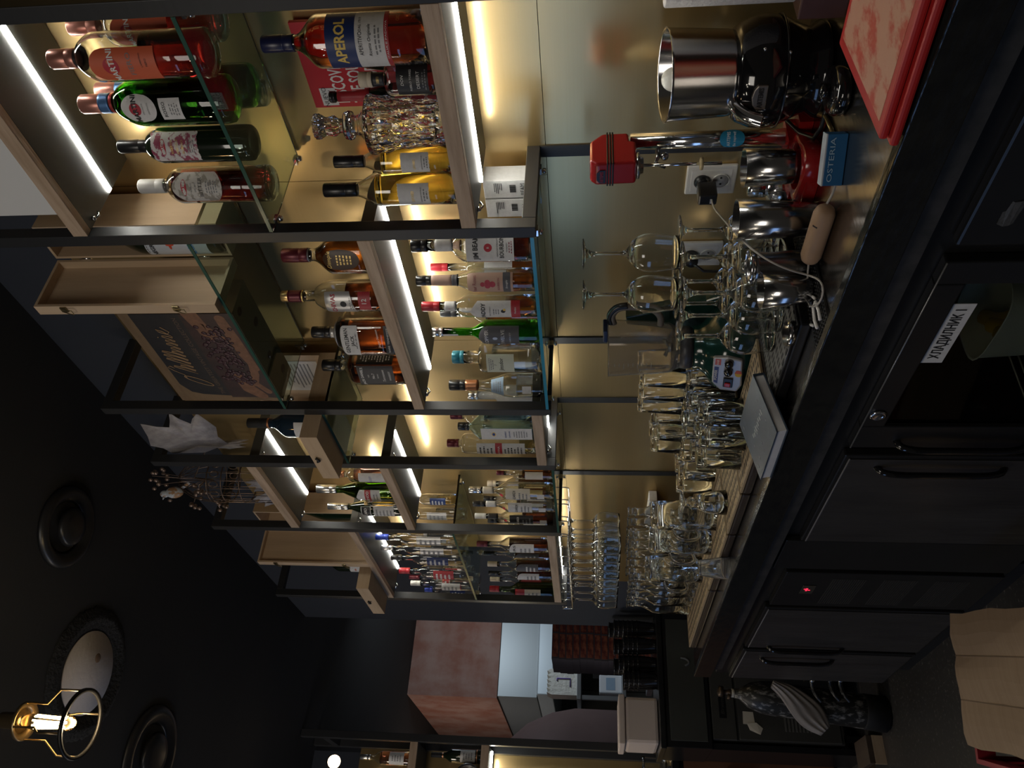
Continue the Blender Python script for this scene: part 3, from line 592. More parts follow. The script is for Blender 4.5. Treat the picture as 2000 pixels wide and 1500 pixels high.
# pale box standing on the top oak shelf
t = thing('storage_box', 'plain white box standing on the top oak shelf by the ceiling', 'box', (1.203, .70, 2.4545))
bx('body', WHITE, 0, .24, 0, .403, 0, .46, t, .003); bx('lid', WHITE, -.003, .243, -.003, .406, .46, .5, t, .003)
# two white printed cartons standing behind the post on the low glass shelf
for i, (y0, y1) in enumerate(((1.199, 1.250), (1.255, 1.309))):
    t = thing('carton', ('small white printed carton behind the shelf post, nearer the camera', 'small white printed carton behind the shelf post, with the larger barcode')[i], 'carton', (1.385, y0, 1.4446))
    bx('box', L_W, 0, .05, 0, y1 - y0, 0, .116, t, .001)
    m = MB(); w = y1 - y0
    for k in range(14):
        m.box(-.0006, -.0002, w * .25 + k * .0016, w * .25 + k * .0016 + random.choice((.0005, .0009)), .012 + .03, .056)
    for k in range(5): m.box(-.0006, -.0002, w * .15, w * (.5 + .3 * random.random()), .074 + k * .004, .0755 + k * .004)
    flat_text(m, ('BEAM', '5034')[i], .014, (-.0003, w * .5, .026), NX, UP); flat_text(m, 'N', .014, (-.0003, w * .5, .013), NX, UP)
    m.build('print', K_, t, fix=False)
# ---- hinged wine boxes
def clasp(par, x, y, z, rz=0):
    m = MB(); m.box(-.004, -.0004, -.008, .008, .0, .016); m.tube([(-.004, -.006, .012), (-.010, -.007, -.006), (-.012, -.007, -.018), (-.012, .007, -.018), (-.010, .007, -.006), (-.004, .006, .012)], .0013, 6)
    o = m.build('clasp', mat('aged brass wire', (.30, .25, .14), .35, .9), par, (x, y, z)); o.rotation_euler.z = rz
def lid_panel(par, hx, hy, z0, w, h, d, name='lid'):
    """shallow lid standing open, hinge edge at (hx, hy), running to -X, open side to -Y"""
    e = .007; m = MB()
    m.box(hx - w, hx, hy + d - e, hy + d, z0, z0 + h)
    m.box(hx - w, hx - w + e, hy, hy + d - e, z0, z0 + h); m.box(hx - e, hx, hy, hy + d - e, z0, z0 + h)
    m.box(hx - w + e, hx - e, hy, hy + d - e, z0, z0 + e); m.box(hx - w + e, hx - e, hy, hy + d - e, z0 + h - e, z0 + h)
    l = m.build(name, BIRCH, par)
    for f in (.2, .82): clasp(par, hx - w, hy + d * .35, z0 + h * f)
    return l
t = thing('wine_box', 'tall pale wooden wine box standing open with a magnum inside', 'wooden box', (0, 0, 2.2064))
e = .007; y0, y1, x0, x1, h = 1.258, 1.366, 1.331, 1.442, .462
m = MB(); m.box(x1 - e, x1, y0, y1, 0, h); m.box(x0, x1 - e, y0, y0 + e, 0, h); m.box(x0, x1 - e, y1 - e, y1, 0, h); m.box(x0, x1 - e, y0 + e, y1 - e, 0, e); m.box(x0, x1 - e, y0 + e, y1 - e, h - e, h)
m.build('case', BIRCH, t); lid_panel(t, 1.331, 1.372, 0, .154, h, .030)
m = MB().lathe([(.004, 0), (.004, .03)], 8, at=(1.333, 1.369, .06)); m.lathe([(.004, 0), (.004, .03)], 8, at=(1.333, 1.369, .37)); m.build('hinge', CHROME, t)
b = Bottle('wine_bottle', 'magnum with a pale blue and white label inside the tall wooden box', 1.350, 0, 0, 0, 0, 2.2064 + e, .5, .74, .30, ang=192, gm=G_DK, cap=(.18, L_G, 1.1), solid=True, R=.0445, H=.38, Y=1.313, style='soft')
l = b.patch(.07, .47, 1.1, mat('pale blue white label', (.55, .58, .62), .5)); b.text([('NEGRONI', .34, .42, 0, {'bold': .03, 'w': 1.5})], K_, l); b.text([('NEGRONI', .34, .17, 0, {'bold': .03, 'w': 1.5})], BL_, l); b.dots([(0, .30, .24, .08), (.06, .30, .08, .24)], ink((.6, .06, .02)), l); b.lines(GY_, l, .45, .47, 1, .8)
t = thing('wine_box', 'tall pale wooden wine-box lid standing open above the vodka bottles', 'wooden box', (0, 0, 2.2404))
y1 = 3.046; x0, x1 = 1.354, 1.446; y0 = y1 - .155; h = .475
m = MB(); m.box(x1 - e, x1, y0, y1, 0, h); m.box(x0, x1 - e, y0, y0 + e, 0, h); m.box(x0, x1 - e, y1 - e, y1, 0, h); m.box(x0, x1 - e, y0 + e, y1 - e, 0, e); m.box(x0, x1 - e, y0 + e, y1 - e, h - e, h)
m.build('case', BIRCH, t); lid_panel(t, 1.354, 3.050, 0, .154, h, .030)
Bottle('wine_bottle', 'very dark green magnum standing in the far open wine box behind the post', 1.398, 0, 0, 0, 0, 2.2404 + e, .45, .80, .3, gm=G_DKR, cap=(.12, 'b', 1.05), solid=True, style='soft', R=.040, H=.37, Y=2.968)
# ---- shallow trays that stick out past the shelf front, each holding a bottle
def tray(x0, x1, y0, y1, z, h, label, back):
    t = thing('wine_box', label, 'wooden box', (0, 0, z)); e = .010
    m = MB(); m.box(x0, x1, y0, y1, 0, e); m.box(x0, x0 + e, y0, y1, e, h); m.box(x1 - e, x1, y0, y1, e, h); m.box(x0 + e, x1 - e, y0, y0 + e, e, h); m.box(x0 + e, x1 - e, y1 - e, y1, e, h)
    m.build('tray', BIRCHD, t)
    if back:
        m = MB(); m.box(x1 - e, x1, y0, y1, h + .001, back); m.box(x1 - .05, x1 - e, y0, y1, back - e, back); m.box(x1 - .05, x1 - e, y1 - e, y1, h + .001, back - e)
        m.build('lid', BIRCH, t)
        q = MB().box(x1 - e - .0012, x1 - e - .0004, y0 + .03, y1 - .06, h + .02, back - .05).build('printed_sheet', L_W, t)
        m = MB(); yy = (y0 + y1) / 2 - .015
        for k in range(9): m.box(x1 - e - .0018, x1 - e - .0012, y0 + .045, y1 - .075 - .03 * random.random(), h + .05 + k * .012, h + .054 + k * .012)
        m.build('print', GY_, q)
    m = MB().tube([(x0 - .004, y0 + .5 * (y1 - y0) - .01, h * .7), (x0 - .008, y0 + .5 * (y1 - y0), h * .5), (x0 - .004, y0 + .5 * (y1 - y0) + .012, h * .7)], .004, 6); m.build('latch', BLACK, t)
    return t
tray(1.125, 1.43, 1.900, 2.150, 2.1024, .052, 'open pale wooden box with a printed sheet, sticking out beyond the silver leaf', .30)
b = Bottle('wine_bottle', 'dark blue bottle standing in the open wooden box below the silver leaf', 1.30, 0, 0, 0, 0, 2.1129, .56, .74, .32, ang=195, gm=mat('dark blue glass', (.012, .025, .04), .08, coat=.5), cap=(.22, MATBLK, 1.1), solid=True, R=.046, H=.315, Y=2.105, style='soft')
b.band(.765, .785, CAPS['copper'], off=.0022); l = b.patch(.14, .46, .8, L_W, da=0); b.dots([(.1, .36, .2, .12)], ink((.5, .2, .15)), l); b.lines(GY_, l, .18, .30, 3, .4)
tray(1.120, 1.42, 3.115, 3.430, 2.2404, .052, 'shallow pale wooden tray sticking out past the far shelf with a wine bottle in it', None)
b = Bottle('wine_bottle', 'dark wine bottle with a white label standing in the shallow wooden tray', 1.31, 0, 0, 0, 0, 2.2509, .58, .76, .34, ang=195, gm=G_DK, cap=(.22, MATBLK, 1.1), solid=True, R=.044, H=.33, Y=3.30, style='soft')
b.band(.765, .78, CAPS['copper'], off=.0022); l = b.patch(.10, .42, .8, L_W); b.dots([(0, .34, .2, .1)], ink((.5, .2, .15)), l); b.lines(GY_, l, .14, .28, 3, .4)
# ---- crate with the grape-harvest picture
x0, x1, y0, y1, z0, z1 = 1.212, 1.322, 1.445, 1.838, 2.2064, 2.505
t = thing('wine_crate', 'wooden wine crate with a dark printed picture of hands holding grapes', 'crate', (x0, y0, z0)); L = y1 - y0; H = z1 - z0
KNOT = mat('knotty pine', (.20, .13, .07), .6, noise=((12, 3, 12), (.12, .075, .04), .45, .7))
m = MB(); m.box(0, .012, 0, L, 0, H); m.box(.012, x1 - x0, 0, L, 0, .012); m.box(.012, x1 - x0, 0, .012, .012, H); m.box(.012, x1 - x0, L - .012, L, .012, H); m.box(x1 - x0 - .012, x1 - x0, .012, L - .012, .012, H); m.build('case', KNOT, t)
m = MB()
for (yy, xx, r) in ((.03, .03, .012), (.12, .07, .014), (.24, .05, .012), (.34, .075, .014)): m.lathe([(0, -.0006), (r, -.0006), (r, -.0002), (0, -.0002)], 14, at=(xx, yy, 0))
m.build('knot', mat('pine knot', (.07, .04, .025), .6), t)
PIC = mat('dark picture print', (.014, .017, .024), .4, noise=((14, 14, 14), (.03, .028, .03), .3, .7))
pz0, pz1, py0, py1 = .0, H - .03, .0, L - .035
pts = [(0, py0, pz0), (0, py1 + .02, pz0), (0, py1, pz1 - .05), (0, py1 - .012, pz1 - .02), (0, py1 - .05, pz1), (0, py0, pz1)]
pic = MB().prism([(-.0016, a[1], a[2]) for a in pts], (.0014, 0, 0)).build('picture', PIC, t)
m = MB(); m.box(-.0021, -.0016, 0, L - .02, 0, .138); m.build('photograph', mat('plum brown photo ground', (.045, .022, .024), .45, noise=((30, 30, 30), (.02, .014, .018), .4, .7)), pic)
SKIN = mat('printed skin', (.22, .105, .06), .5, noise=((60, 60, 60), (.13, .06, .035), .35, .75))
m = MB()
def blobline(ps, rs, x=-.0023):
    for (a, b), (r0, r1) in zip(zip(ps, ps[1:]), zip(rs, rs[1:])):
        n = 10
        for i in range(n + 1):
            u = i / n; c = (a[0] + (b[0] - a[0]) * u, a[1] + (b[1] - a[1]) * u); r = r0 + (r1 - r0) * u
            m.add([(x - .00001 * len(m.f) % .0002, c[0] + r * math.cos(2 * PI * k / 14), c[1] + r * math.sin(2 * PI * k / 14)) for k in range(14)], [tuple(range(14))])
blobline([(-.0, .108), (.05, .098), (.085, .075), (.10, .058)], [.022, .020, .012, .009]); blobline([(.05, .098), (.075, .102), (.105, .09)], [.014, .010, .008])
blobline([(.0 + .02, .035), (.10, .03), (.17, .026), (.235, .018)], [.014, .017, .016, .010]); blobline([(.20, .02), (.26, .03), (.31, .045)], [.010, .012, .008])
blobline([(.27, .082), (.33, .07), (.365, .045)], [.014, .022, .016]); blobline([(.30, .045), (.345, .02)], [.009, .010])
m.build('hands_print', SKIN, pic, fix=False)
GR = mat('printed grapes', (.05, .022, .032), .35, noise=((120, 120, 120), (.14, .08, .085), .5, .75)); m = MB(); rnd = random.Random(3)
for k in range(150):
    a = rnd.uniform(.05, .31); c = .068 + .028 * math.sin((a - .05) * 8) * .4; zz = c + rnd.gauss(0, .022); r = rnd.uniform(.005, .0075); zz = min(.125, max(.02, zz))
    m.lathe([(r, 0), (r * .7, .0005), (0, .0008)], 10, at=(-.0026 - rnd.random() * .0004, a, zz), rot=Matrix.Rotation(-PI / 2, 3, 'Y'))
m.build('grape_print', GR, pic, fix=False)
def pen(P): return [(-.0026, .205 - a, .203 + b) for a, b in P]
m = MB(); sl = .62      # one running script word with a big swash, slanted like handwriting
P_ = [(-.085 + .012 * math.cos(u) + sl * .034 * math.sin(u), .0 + .034 * math.sin(u)) for u in [2.4 - 2 * PI * k / 22 for k in range(24)]]
m.tube(pen(P_ + [(-.055, .03), (-.035, .052), (-.02, .062), (-.014, .054), (-.024, .045)]), .0011, 5)
a = -.050; P_ = []
for k, h in enumerate((.055, .034, .060, .060, .058, .030, .026, .030, .026, .028)):
    P_ += [(a, -.012), (a + sl * h * .5, -.012 + h * .5), (a + sl * h, -.012 + h), (a + sl * h + .004, -.012 + h * .96), (a + sl * h * .5 + .010, -.012 + h * .45), (a + .011, -.010)]; a += .0165
P_ += [(a, -.012), (a + .022, .004), (a + .030, .020), (a + .020, .016), (a + .010, -.004), (a + .020, -.012), (a + .040, .004)]
m.tube(pen(P_), .0012, 5); m.sphere((-.0026, .205 - (a - .002), .203 + .028), .0018, 8); m.build('script_lettering', ink((.46, .29, .15)), pic, fix=False)
m = MB(); flat_text(m, 'THE GREATEST VINTAGE COLLECTION', .017, (-.0024, .185, .155), NX, UP, width=.34, off=.0); m.build('lettering', ink((.16, .11, .08)), pic, fix=False)
# ---- birdcage decoration
BL_ = Vector((1.315, 2.535, 2.4534)); BS = (1.15, 1.15, 1.38); t = thing('birdcage', 'small ornamental wire birdcage with berries, a bird and silver leaves', 'ornament', BL_); t.scale = BS
WIRE = mat('bronze wire', (.22, .16, .12), .35, .8); BERRY = mat('pewter berry', (.34, .25, .20), .3, .6); R = .072
m = MB().lathe([(0, 0), (R + .006, 0), (R + .008, .008), (R, .014), (0, .014)], 28); m.build('base', mat('dark cage base', (.02, .02, .02), .2), t)
m = MB(); n = 18
for k in range(n):
    a = 2 * PI * k / n; c, s = math.cos(a), math.sin(a)
    m.tube([(R * c, R * s, .012), (R * c, R * s, .19)] + [(R * math.cos(u) * c, R * math.cos(u) * s, .19 + .105 * math.sin(u)) for u in (.3, .6, .9, 1.2, 1.5)], .0011, 5)
for z in (.015, .10, .15, .19):
    m.tube([(R * math.cos(2 * PI * k / 28), R * math.sin(2 * PI * k / 28), z) for k in range(28)], .0018, 5, True)
for k in range(14):
    a = 2 * PI * k / 14; cx, cy = R * math.cos(a), R * math.sin(a)
    m.tube([(cx * 1.01 - s * .010 * math.cos(u), cy * 1.01 + math.cos(a) * .010 * math.cos(u), .170 + .012 * math.sin(u)) for s in (math.sin(a),) for u in [2 * PI * j / 10 for j in range(10)]], .0016, 5, True)
m.build('wire_cage', WIRE, t)
rnd = random.Random(5)
spr = [(-.03, -.02, .335), (-.02, -.06, .345), (-.045, .03, .32), (-.06, .045, .255), (-.075, .05, .18), (-.03, .02, .24), (-.05, -.01, .22), (.0, -.04, .33)]
for i, c in enumerate(spr):
    m = MB(); m.tube([(0, 0, .22), (c[0] * .5, c[1] * .5, (c[2] + .24) / 2), c], .0013, 5)
    for k in range(5): m.sphere((c[0] + rnd.uniform(-.016, .016), c[1] + rnd.uniform(-.016, .016), c[2] + rnd.uniform(-.014, .014)), .0062, 10)
    m.build('berry_spray', BERRY, t)
bd = MB(); bd.sphere((0, 0, 0), .020, 14, (1., .85, 1.25)); bd.sphere((-.006, .0, .026), .0125, 12); bd.lathe([(.004, 0), (0, .01)], 8, at=(-.018, 0, .026), rot=Matrix.Rotation(-PI / 2, 3, 'Y'))
bd.prism([(.008, -.004, -.012), (.008, .004, -.012), (.034, .006, -.034), (.034, -.006, -.034)], (0, 0, .004))
o = bd.build('bird', mat('painted bird', (.55, .60, .64), .5, noise=((30, 30, 30), (.42, .24, .12), .5, .56)), t, (-.045, .005, .300))
SILV = mat('silvered leaf', (.40, .38, .38), .55, .2, noise=((40, 40, 40), (.26, .24, .25), .35, .7), bump=((60, 60, 60), .4))
def leaf(c, size, right, up, name='leaf', world=False, wf=1.):
    right = Vector(right).normalized(); up = Vector(up).normalized(); n = right.cross(up)
    ol = [(0, 0), (.30, .18), (.52, .30), (.46, .52), (.56, .78), (.44, 1.12), (.30, .98), (.22, .86), (.10, 1.0), (.04, 1.14), (-.04, .96), (-.12, .82), (-.26, .90), (-.42, 1.04), (-.48, .74), (-.56, .52), (-.44, .38), (-.40, .2)]
    m = MB(); vs = [Vector(c) + right * a * size * wf + up * b * size + n * (.12 * size * abs(a) - .05 * size * b * b) for a, b in ol]; cc = Vector(c) + up * size * .45 - n * .01 * size
    th = n * .0014; k = len(vs); V = [cc] + vs + [cc - th] + [v - th for v in vs]
    F = [(0, i + 1, (i + 1) % k + 1) for i in range(k)] + [(k + 1, k + 2 + (i + 1) % k, k + 2 + i) for i in range(k)] + [(i + 1, k + 2 + i, k + 2 + (i + 1) % k, (i + 1) % k + 1) for i in range(k)]
    m.add(V, F, True)
    for a, b in ((.44, 1.1), (-.40, 1.0), (.02, 1.05), (.5, .5)): m.tube([Vector(c) - n * .0005, Vector(c) + right * a * .9 * size * wf + up * b * .9 * size + n * .11 * size * abs(a) - n * .04 * size * b * b - n * .001], .0009, 4)
    if world: m.v = [Vector(((v.x - BL_.x) / BS[0], (v.y - BL_.y) / BS[1], (v.z - BL_.z) / BS[2])) for v in m.v]
    m.build(name, SILV, t)
def wleaf(b, tip, x, X, wf=1.): c = aX(*b, X); u = aX(*tip, X - x) - c; leaf(c, u.length / 1.12, Vector((.15, 0, -1)), u - Vector((.15, 0, -1)).normalized() * u.dot(Vector((.15, 0, -1)).normalized()), world=True, wf=wf)
wleaf((400, 884), (399, 814), .02, 1.27, .85)
leaf((-.02, -.03, .02), .06, (.1, -.8, .1), (-.3, .1, 1)); leaf((-.03, .03, .02), .055, (.1, -.8, .3), (-.5, .1, .7))
def lf(b, tip, X, wf):
    c = aX(*b, X); u = aX(*tip, X) - c; vw = (c - Vector((0, 0, EYE))).normalized(); r = u.cross(vw); leaf(c, u.length / 1.12, r, u, world=True, wf=wf)
lf((376, 871), (335, 877), 1.272, .30); lf((412, 870), (487, 866), 1.272, .22); lf((392, 876), (356, 849), 1.28, .16)
m = MB().tube([(0, 0, .2), (-.02, -.05, .23), ((aX(400, 884, 1.275).x - BL_.x) / BS[0], (aX(400, 884, 1.275).y - BL_.y) / BS[1], (aX(400, 884, 1.275).z - BL_.z) / BS[2])], .002, 6); m.build('stem', WIRE, t)
# ---------------------------------------------------------------- glassware kinds
def nth(i): return ('first', 'second', 'third', 'fourth', 'fifth', 'sixth', 'seventh', 'eighth', 'ninth', 'tenth', 'eleventh', 'twelfth')[i]
def wine_glass_prof(H, rf, rb, rr, stem=.0042, zb=None):
    """standing on its foot: foot, stem, bowl, thin wall"""
    zb = zb or H * .47; o = [(0, 0), (rf * .96, 0), (rf, .0016), (rf * .9, .0032), (rf * .35, .008), (stem * 1.25, .020), (stem, .035), (stem, zb - .012), (stem * 1.6, zb - .003)]
    hb = H - zb
    for u in (.05, .12, .22, .34, .48, .62, .76, .9, 1.): 
        r = rb * math.sqrt(max(0, 1 - (1 - min(1, u / .45)) ** 2)) if u < .45 else rb + (rr - rb) * ss(.45, 1.05, u)
        o.append((max(r, stem * 1.8), zb + hb * u))
    i = [(rr - .0012, H)] + [(max(r - .0014, .001), z + .0006) for r, z in reversed(o[10:-1])] + [(0, zb + hb * .06 + .004)]
    return o + i
def flip(prof): H = max(z for r, z in prof); return [(r, H - z) for r, z in reversed(prof)]
def tumbler_prof(H, rb, rt, base=.012, wall=.0022): return [(0, 0), (rb * .9, 0), (rb, .002), (rt, H - .001), (rt - wall * .5, H), (rt - wall, H - .001), (rb - wall * .6, base + .003), (rb * .6, base), (0, base)]
def gl(kind, prof, n, label, cat, loc, group, m=GLS, up=False):
    o = MB().lathe(prof, n).build(kind, m, None, loc); return tag(o, label, cat, group)
def glcopy(o, loc, label):
    c = o.copy(); C.objects.link(c); c.location = loc; c['label'] = label; return c
# ---------------------------------------------------------------- mats on the counter
def lattice_mat(name, c0, c1, sx, sy):
    m = mat(name, c0, .6); nt = m.node_tree; b = nt.nodes['Principled BSDF']; tc = _n(nt, 'ShaderNodeTexCoord'); mp = _n(nt, 'ShaderNodeMapping', Scale=(sx, sy, 60))
    v = nt.nodes.new('ShaderNodeTexVoronoi'); v.feature = 'DISTANCE_TO_EDGE'; v.inputs['Randomness'].default_value = .25; v.inputs['Scale'].default_value = 1.; v.voronoi_dimensions = '2D'
    rp = nt.nodes.new('ShaderNodeValToRGB'); rp.color_ramp.elements[0].position = .16; rp.color_ramp.elements[1].position = .24; rp.color_ramp.elements[0].color = (*c1, 1); rp.color_ramp.elements[1].color = (*c0, 1)
    nt.links.new(tc.outputs['Object'], mp.inputs[0]); nt.links.new(mp.outputs[0], v.inputs['Vector']); nt.links.new(v.outputs['Distance'], rp.inputs[0]); nt.links.new(rp.outputs[0], b.inputs['Base Color'])
    bp = _n(nt, 'ShaderNodeBump', Strength=.8, Distance=.003); nt.links.new(rp.outputs[0], bp.inputs['Height']); nt.links.new(bp.outputs[0], b.inputs['Normal'])
    return m
BEIGE = lattice_mat('beige drip lattice', (.045, .032, .018), (.48, .36, .21), 34, 50)
BEIGER = mat('beige rim', (.36, .27, .16), .5)
GREYL = lattice_mat('grey drip grid', (.01, .01, .01), (.20, .20, .19), 75, 30)
MT = .926
for i, (a, b, x0, x1) in enumerate(((1.530, 1.925, .975, 1.190), (1.933, 2.185, .975, 1.190), (2.193, 2.642, .975, 1.190), (2.650, 3.300, .975, 1.190), (1.830, 2.235, 1.197, 1.425), (2.243, 2.760, 1.197, 1.425), (2.768, 3.300, 1.197, 1.425))):
    t = thing('drip_mat', ('beige lattice drip mat at the counter front by the blue book', 'beige lattice drip mat at the front under the upside-down goblet', 'beige lattice drip mat at the front beside the clear plastic cup', 'beige lattice drip mat farthest along the counter front', 'beige lattice drip mat by the wall under the stacked tumblers', 'beige lattice drip mat by the wall behind the pitchers', 'beige lattice drip mat by the wall under the far carafes')[i], 'mat', (x0, a, CT + .0003))
    L = b - a; D = x1 - x0; bx('base', mat('dark brown tray', (.03, .02, .016), .4), 0, D, 0, L, 0, MT - CT - .006, t, .006)
    m = MB(); m.box(.002, .009, .002, L - .002, MT - CT - .006, MT - CT); m.box(D - .009, D - .002, .002, L - .002, MT - CT - .006, MT - CT); m.box(.009, D - .009, .002, .009, MT - CT - .006, MT - CT); m.box(.009, D - .009, L - .009, L - .002, MT - CT - .006, MT - CT); m.build('rim', BEIGER, t, bevel=.001)
    bx('lattice', BEIGE, .009, D - .009, .009, L - .009, MT - CT - .006, MT - CT - .0012, t)
t = thing('drip_tray', 'black bar drip tray with a grey slotted grid under the upside-down wine glasses', 'tray', (.975, 1.215, CT + .0003))
m = MB(); m.box(0, .36, 0, .288, 0, .022); m.build('tray', BLK, t, bevel=.004); bx('grid', GREYL, .012, .348, .012, .276, .0222, .0262, t); TZ = CT + .0268
m = MB().tube([(.004, .004, .024), (.356, .004, .024), (.356, .284, .024), (.004, .284, .024)], .0035, 8, True); m.build('rim', BLK, t)
t = thing('bar_mat', 'narrow black rubber bar mat of small studs with white marks', 'mat', (.90, 1.120, CT + .0003))
bx('sheet', BLK, 0, .33, 0, .088, 0, .004, t, .001)
m = MB()
for i in range(34):
    for j in range(9): m.lathe([(.0028, .0041), (.0022, .0065), (0, .007)], 5, at=(.006 + i * .0095, .006 + j * .0095, 0))
stuff(m.build('studs', MATBLK, t))
m = MB(); m.tube([(.03, .025, .0085), (.05, .022, .0085), (.075, .028, .0085), (.078, .045, .0085), (.05, .052, .0085), (.03, .048, .0085)], .0035, 6); m.tube([(.085, .03, .0085), (.115, .05, .0085), (.09, .06, .0085)], .003, 6); m.tube([(.05, .066, .0085), (.062, .078, .0085)], .003, 6); m.build('white_marks', W_, t)
# ---------------------------------------------------------------- upside-down wine glasses on the drip tray
WG = flip(wine_glass_prof(.205, .034, .042, .036))
pos = [(1.095, 1.400), (1.085, 1.318), (1.080, 1.240), (1.175, 1.385), (1.165, 1.300), (1.165, 1.225), (1.255, 1.400), (1.250, 1.315), (1.250, 1.232)]
lab = ['upside-down wine glass at the front corner of the drip tray by the blender', 'second upside-down wine glass along the front of the drip tray', 'upside-down wine glass on the tray just behind the jigger and tins', 'upside-down wine glass in the middle row nearest the blender', 'upside-down wine glass at the centre of the drip tray',
       'upside-down wine glass in the middle row behind the tall tin', 'upside-down wine glass at the back of the tray nearest the blender', 'upside-down wine glass at the middle of the back row on the tray', 'upside-down wine glass at the back of the tray nearest the wall plug']
g0 = gl('wine_glass', WG, 36, lab[0], 'glass', (*pos[0], TZ), 'wine glasses on the drip tray')
for p, l in list(zip(pos, lab))[1:]: glcopy(g0, (*p, TZ), l)
glcopy(g0, (1.215, 1.262, TZ + .2055), 'wine glass balanced upside down on other feet, nearer the red mixer')
glcopy(g0, (1.170, 1.345, TZ + .2055), 'wine glass balanced upside down on other feet, nearer the blender')
# ---------------------------------------------------------------- steel bar tools
def open_cup(H, rb, rt, wall=.0012): return [(0, 0), (rb * .95, 0), (rb, .002), (rt, H), (rt - wall, H), (rb - wall, .004), (0, .003)]
t = tag(MB().lathe(open_cup(.145, .030, .040), 40).build('shaker_tin', STEEL, None, (1.125, 1.085, CT + .0005)), 'largest steel shaker tin, standing open behind the tan charger', 'shaker')
t = thing('cocktail_shaker', 'dull steel cocktail shaker body with a waisted side and bright rim', 'shaker', (1.075, 1.160, CT + .0085))
MB().lathe([(0, 0), (.024, 0), (.029, .006), (.031, .03), (.029, .05), (.0275, .07), (.029, .09), (.031, .105), (.030, .105), (.028, .09), (.0265, .07), (.028, .05), (.030, .03), (.026, .006), (0, .004)], 40).build('body', STEELV, t)
MB().lathe([(.0318, .0985), (.0335, .100), (.0340, .106), (.0325, .110), (.0312, .1085), (.0318, .105)], 40, close=True).build('rim', CHROME, t)
tag(MB().lathe(open_cup(.090, .026, .035), 40).build('mixing_tin', STEEL, None, (1.020, 1.167, CT + .0085)), 'short steel mixing tin at the front of the black bar mat', 'shaker')
t = tag(MB().lathe([(.0165, 0), (.020, .001), (.021, .016), (.0200, .016), (.019, .002), (.0165, .001)], 36, close=True).build('strainer_ring', STEEL, None, (.978, 1.244, TZ + .0012)), 'steel strainer ring lying at the front edge of the drip tray', 'strainer')
t.scale = (1.25, 1.25, 1.)
t = thing('cobbler_shaker', 'bright rounded steel shaker top behind the red mixer foot', 'shaker', (1.30, 1.165, CT + .0005))
MB().lathe([(0, 0), (.030, 0), (.034, .012), (.035, .028), (.030, .045), (.021, .054), (.0165, .057), (0, .057)], 40, lambda a, r, z: r * (1 + .02 * math.sin(12 * a) * (.01 < z < .05))).build('body', CHROME, t)
MB().lathe([(0, .0575), (.0175, .0575), (.0185, .060), (.018, .085), (.014, .093), (0, .095)], 36).build('cap', CHROME, t)
# ---------------------------------------------------------------- juicer
def smooth_(P, k=3):
    P = [Vector(p) for p in P]
    for _ in range(k):
        Q = [P[0]]
        for a, b in zip(P, P[1:]): Q += [a * .75 + b * .25, a * .25 + b * .75]
        P = Q + [P[-1]]
    return P
JX, JY = 1.318, .902
t = thing('juicer', 'glossy black citrus juicer with an open steel hopper', 'juicer', (JX, JY, CT + .0005))
GB = mat('glossy black enamel', (.008, .008, .009), .08, coat=.6)
k = 1.0
MB().lathe([(0, 0), (.080, 0), (.086, .006), (.083, .014), (.074, .03), (.080, .045), (.094, .075), (.0985, .10), (.096, .125), (.086, .15), (.078, .160), (.0, .160)], 56).build('body', GB, t)
MB().lathe([(.0965, .0772), (.0990, .0785), (.0995, .0808), (.0975, .082), (.0960, .0797)], 56, close=True).build('trim_ring', GB, t)
MB().lathe([(0, .0), (.070, .0), (.0745, .0025), (.076, .0115), (.0815, .118), (.0835, .122), (.0820, .123), (.0795, .120), (.074, .0195), (.06, .0095), (0, .0075)], 56, rot=Matrix.Rotation(-.085, 3, Vector((-.57, .82, 0)))).build('hopper', STEEL, t, (0, 0, .1605))
m = MB(); vd = Vector((-.98, .155, 0)).normalized(); sd = Vector((-vd.y, vd.x, 0))
p0 = vd * .073 + UP * .150
m.tube(smooth_([p0 - vd * .01 + UP * .014, p0 + vd * .014 + UP * .008, p0 + vd * .036 - UP * .012, p0 + vd * .046 - UP * .034]), .0115, 16); m.build('spout', CHROME, t)
a = math.radians(189); rr = .0965; v = Vector((math.cos(a), math.sin(a), 0)); s = Vector((-v.y, v.x, 0)); c = v * (rr + .001) + UP * .122
m = MB(); ol = [(-.022, -.011), (.022, -.011), (.022, .006), (.014, .012), (0, .015), (-.014, .012), (-.022, .006)]; m.prism([c + s * x + UP * z - v * .006 for x, z in ol], v * .008); pt = m.build('badge', mat('dull badge metal', (.28, .25, .22), .35, .8), t, bevel=.0015)
m = MB(); flat_text(m, 'ARTEMIS', .012, c + v * .0024, s, UP, bold=.03, width=.037); m.build('lettering', MATBLK, pt, fix=False)
m = MB()
for (aa, z) in ((190, .077), (232, .078), (236, .12)): q = math.radians(aa); m.sphere((.0985 * math.cos(q), .0985 * math.sin(q), z), .0032, 10)
m.build('screw', CHROME, t)
m = MB(); m.sphere((0, 0, 0), .05, 18, (1, 1, .35)); o = m.build('cone_tip', mat('white reamer', (.66, .65, .60), .5, bump=((40, 40, 40), .5)), t, (.01, .015, .262)); o.scale = (.45, .45, 1.4)
m = MB().tube([(.06, .07, .03), (.065, .082, .05), (.04, .096, .06), (.0, .104, .045), (-.05, .100, .025), (-.085, .085, .008), (-.10, .05, .005), (-.095, .0, .004)], .004, 8); m.build('power_cord', BLK, t)
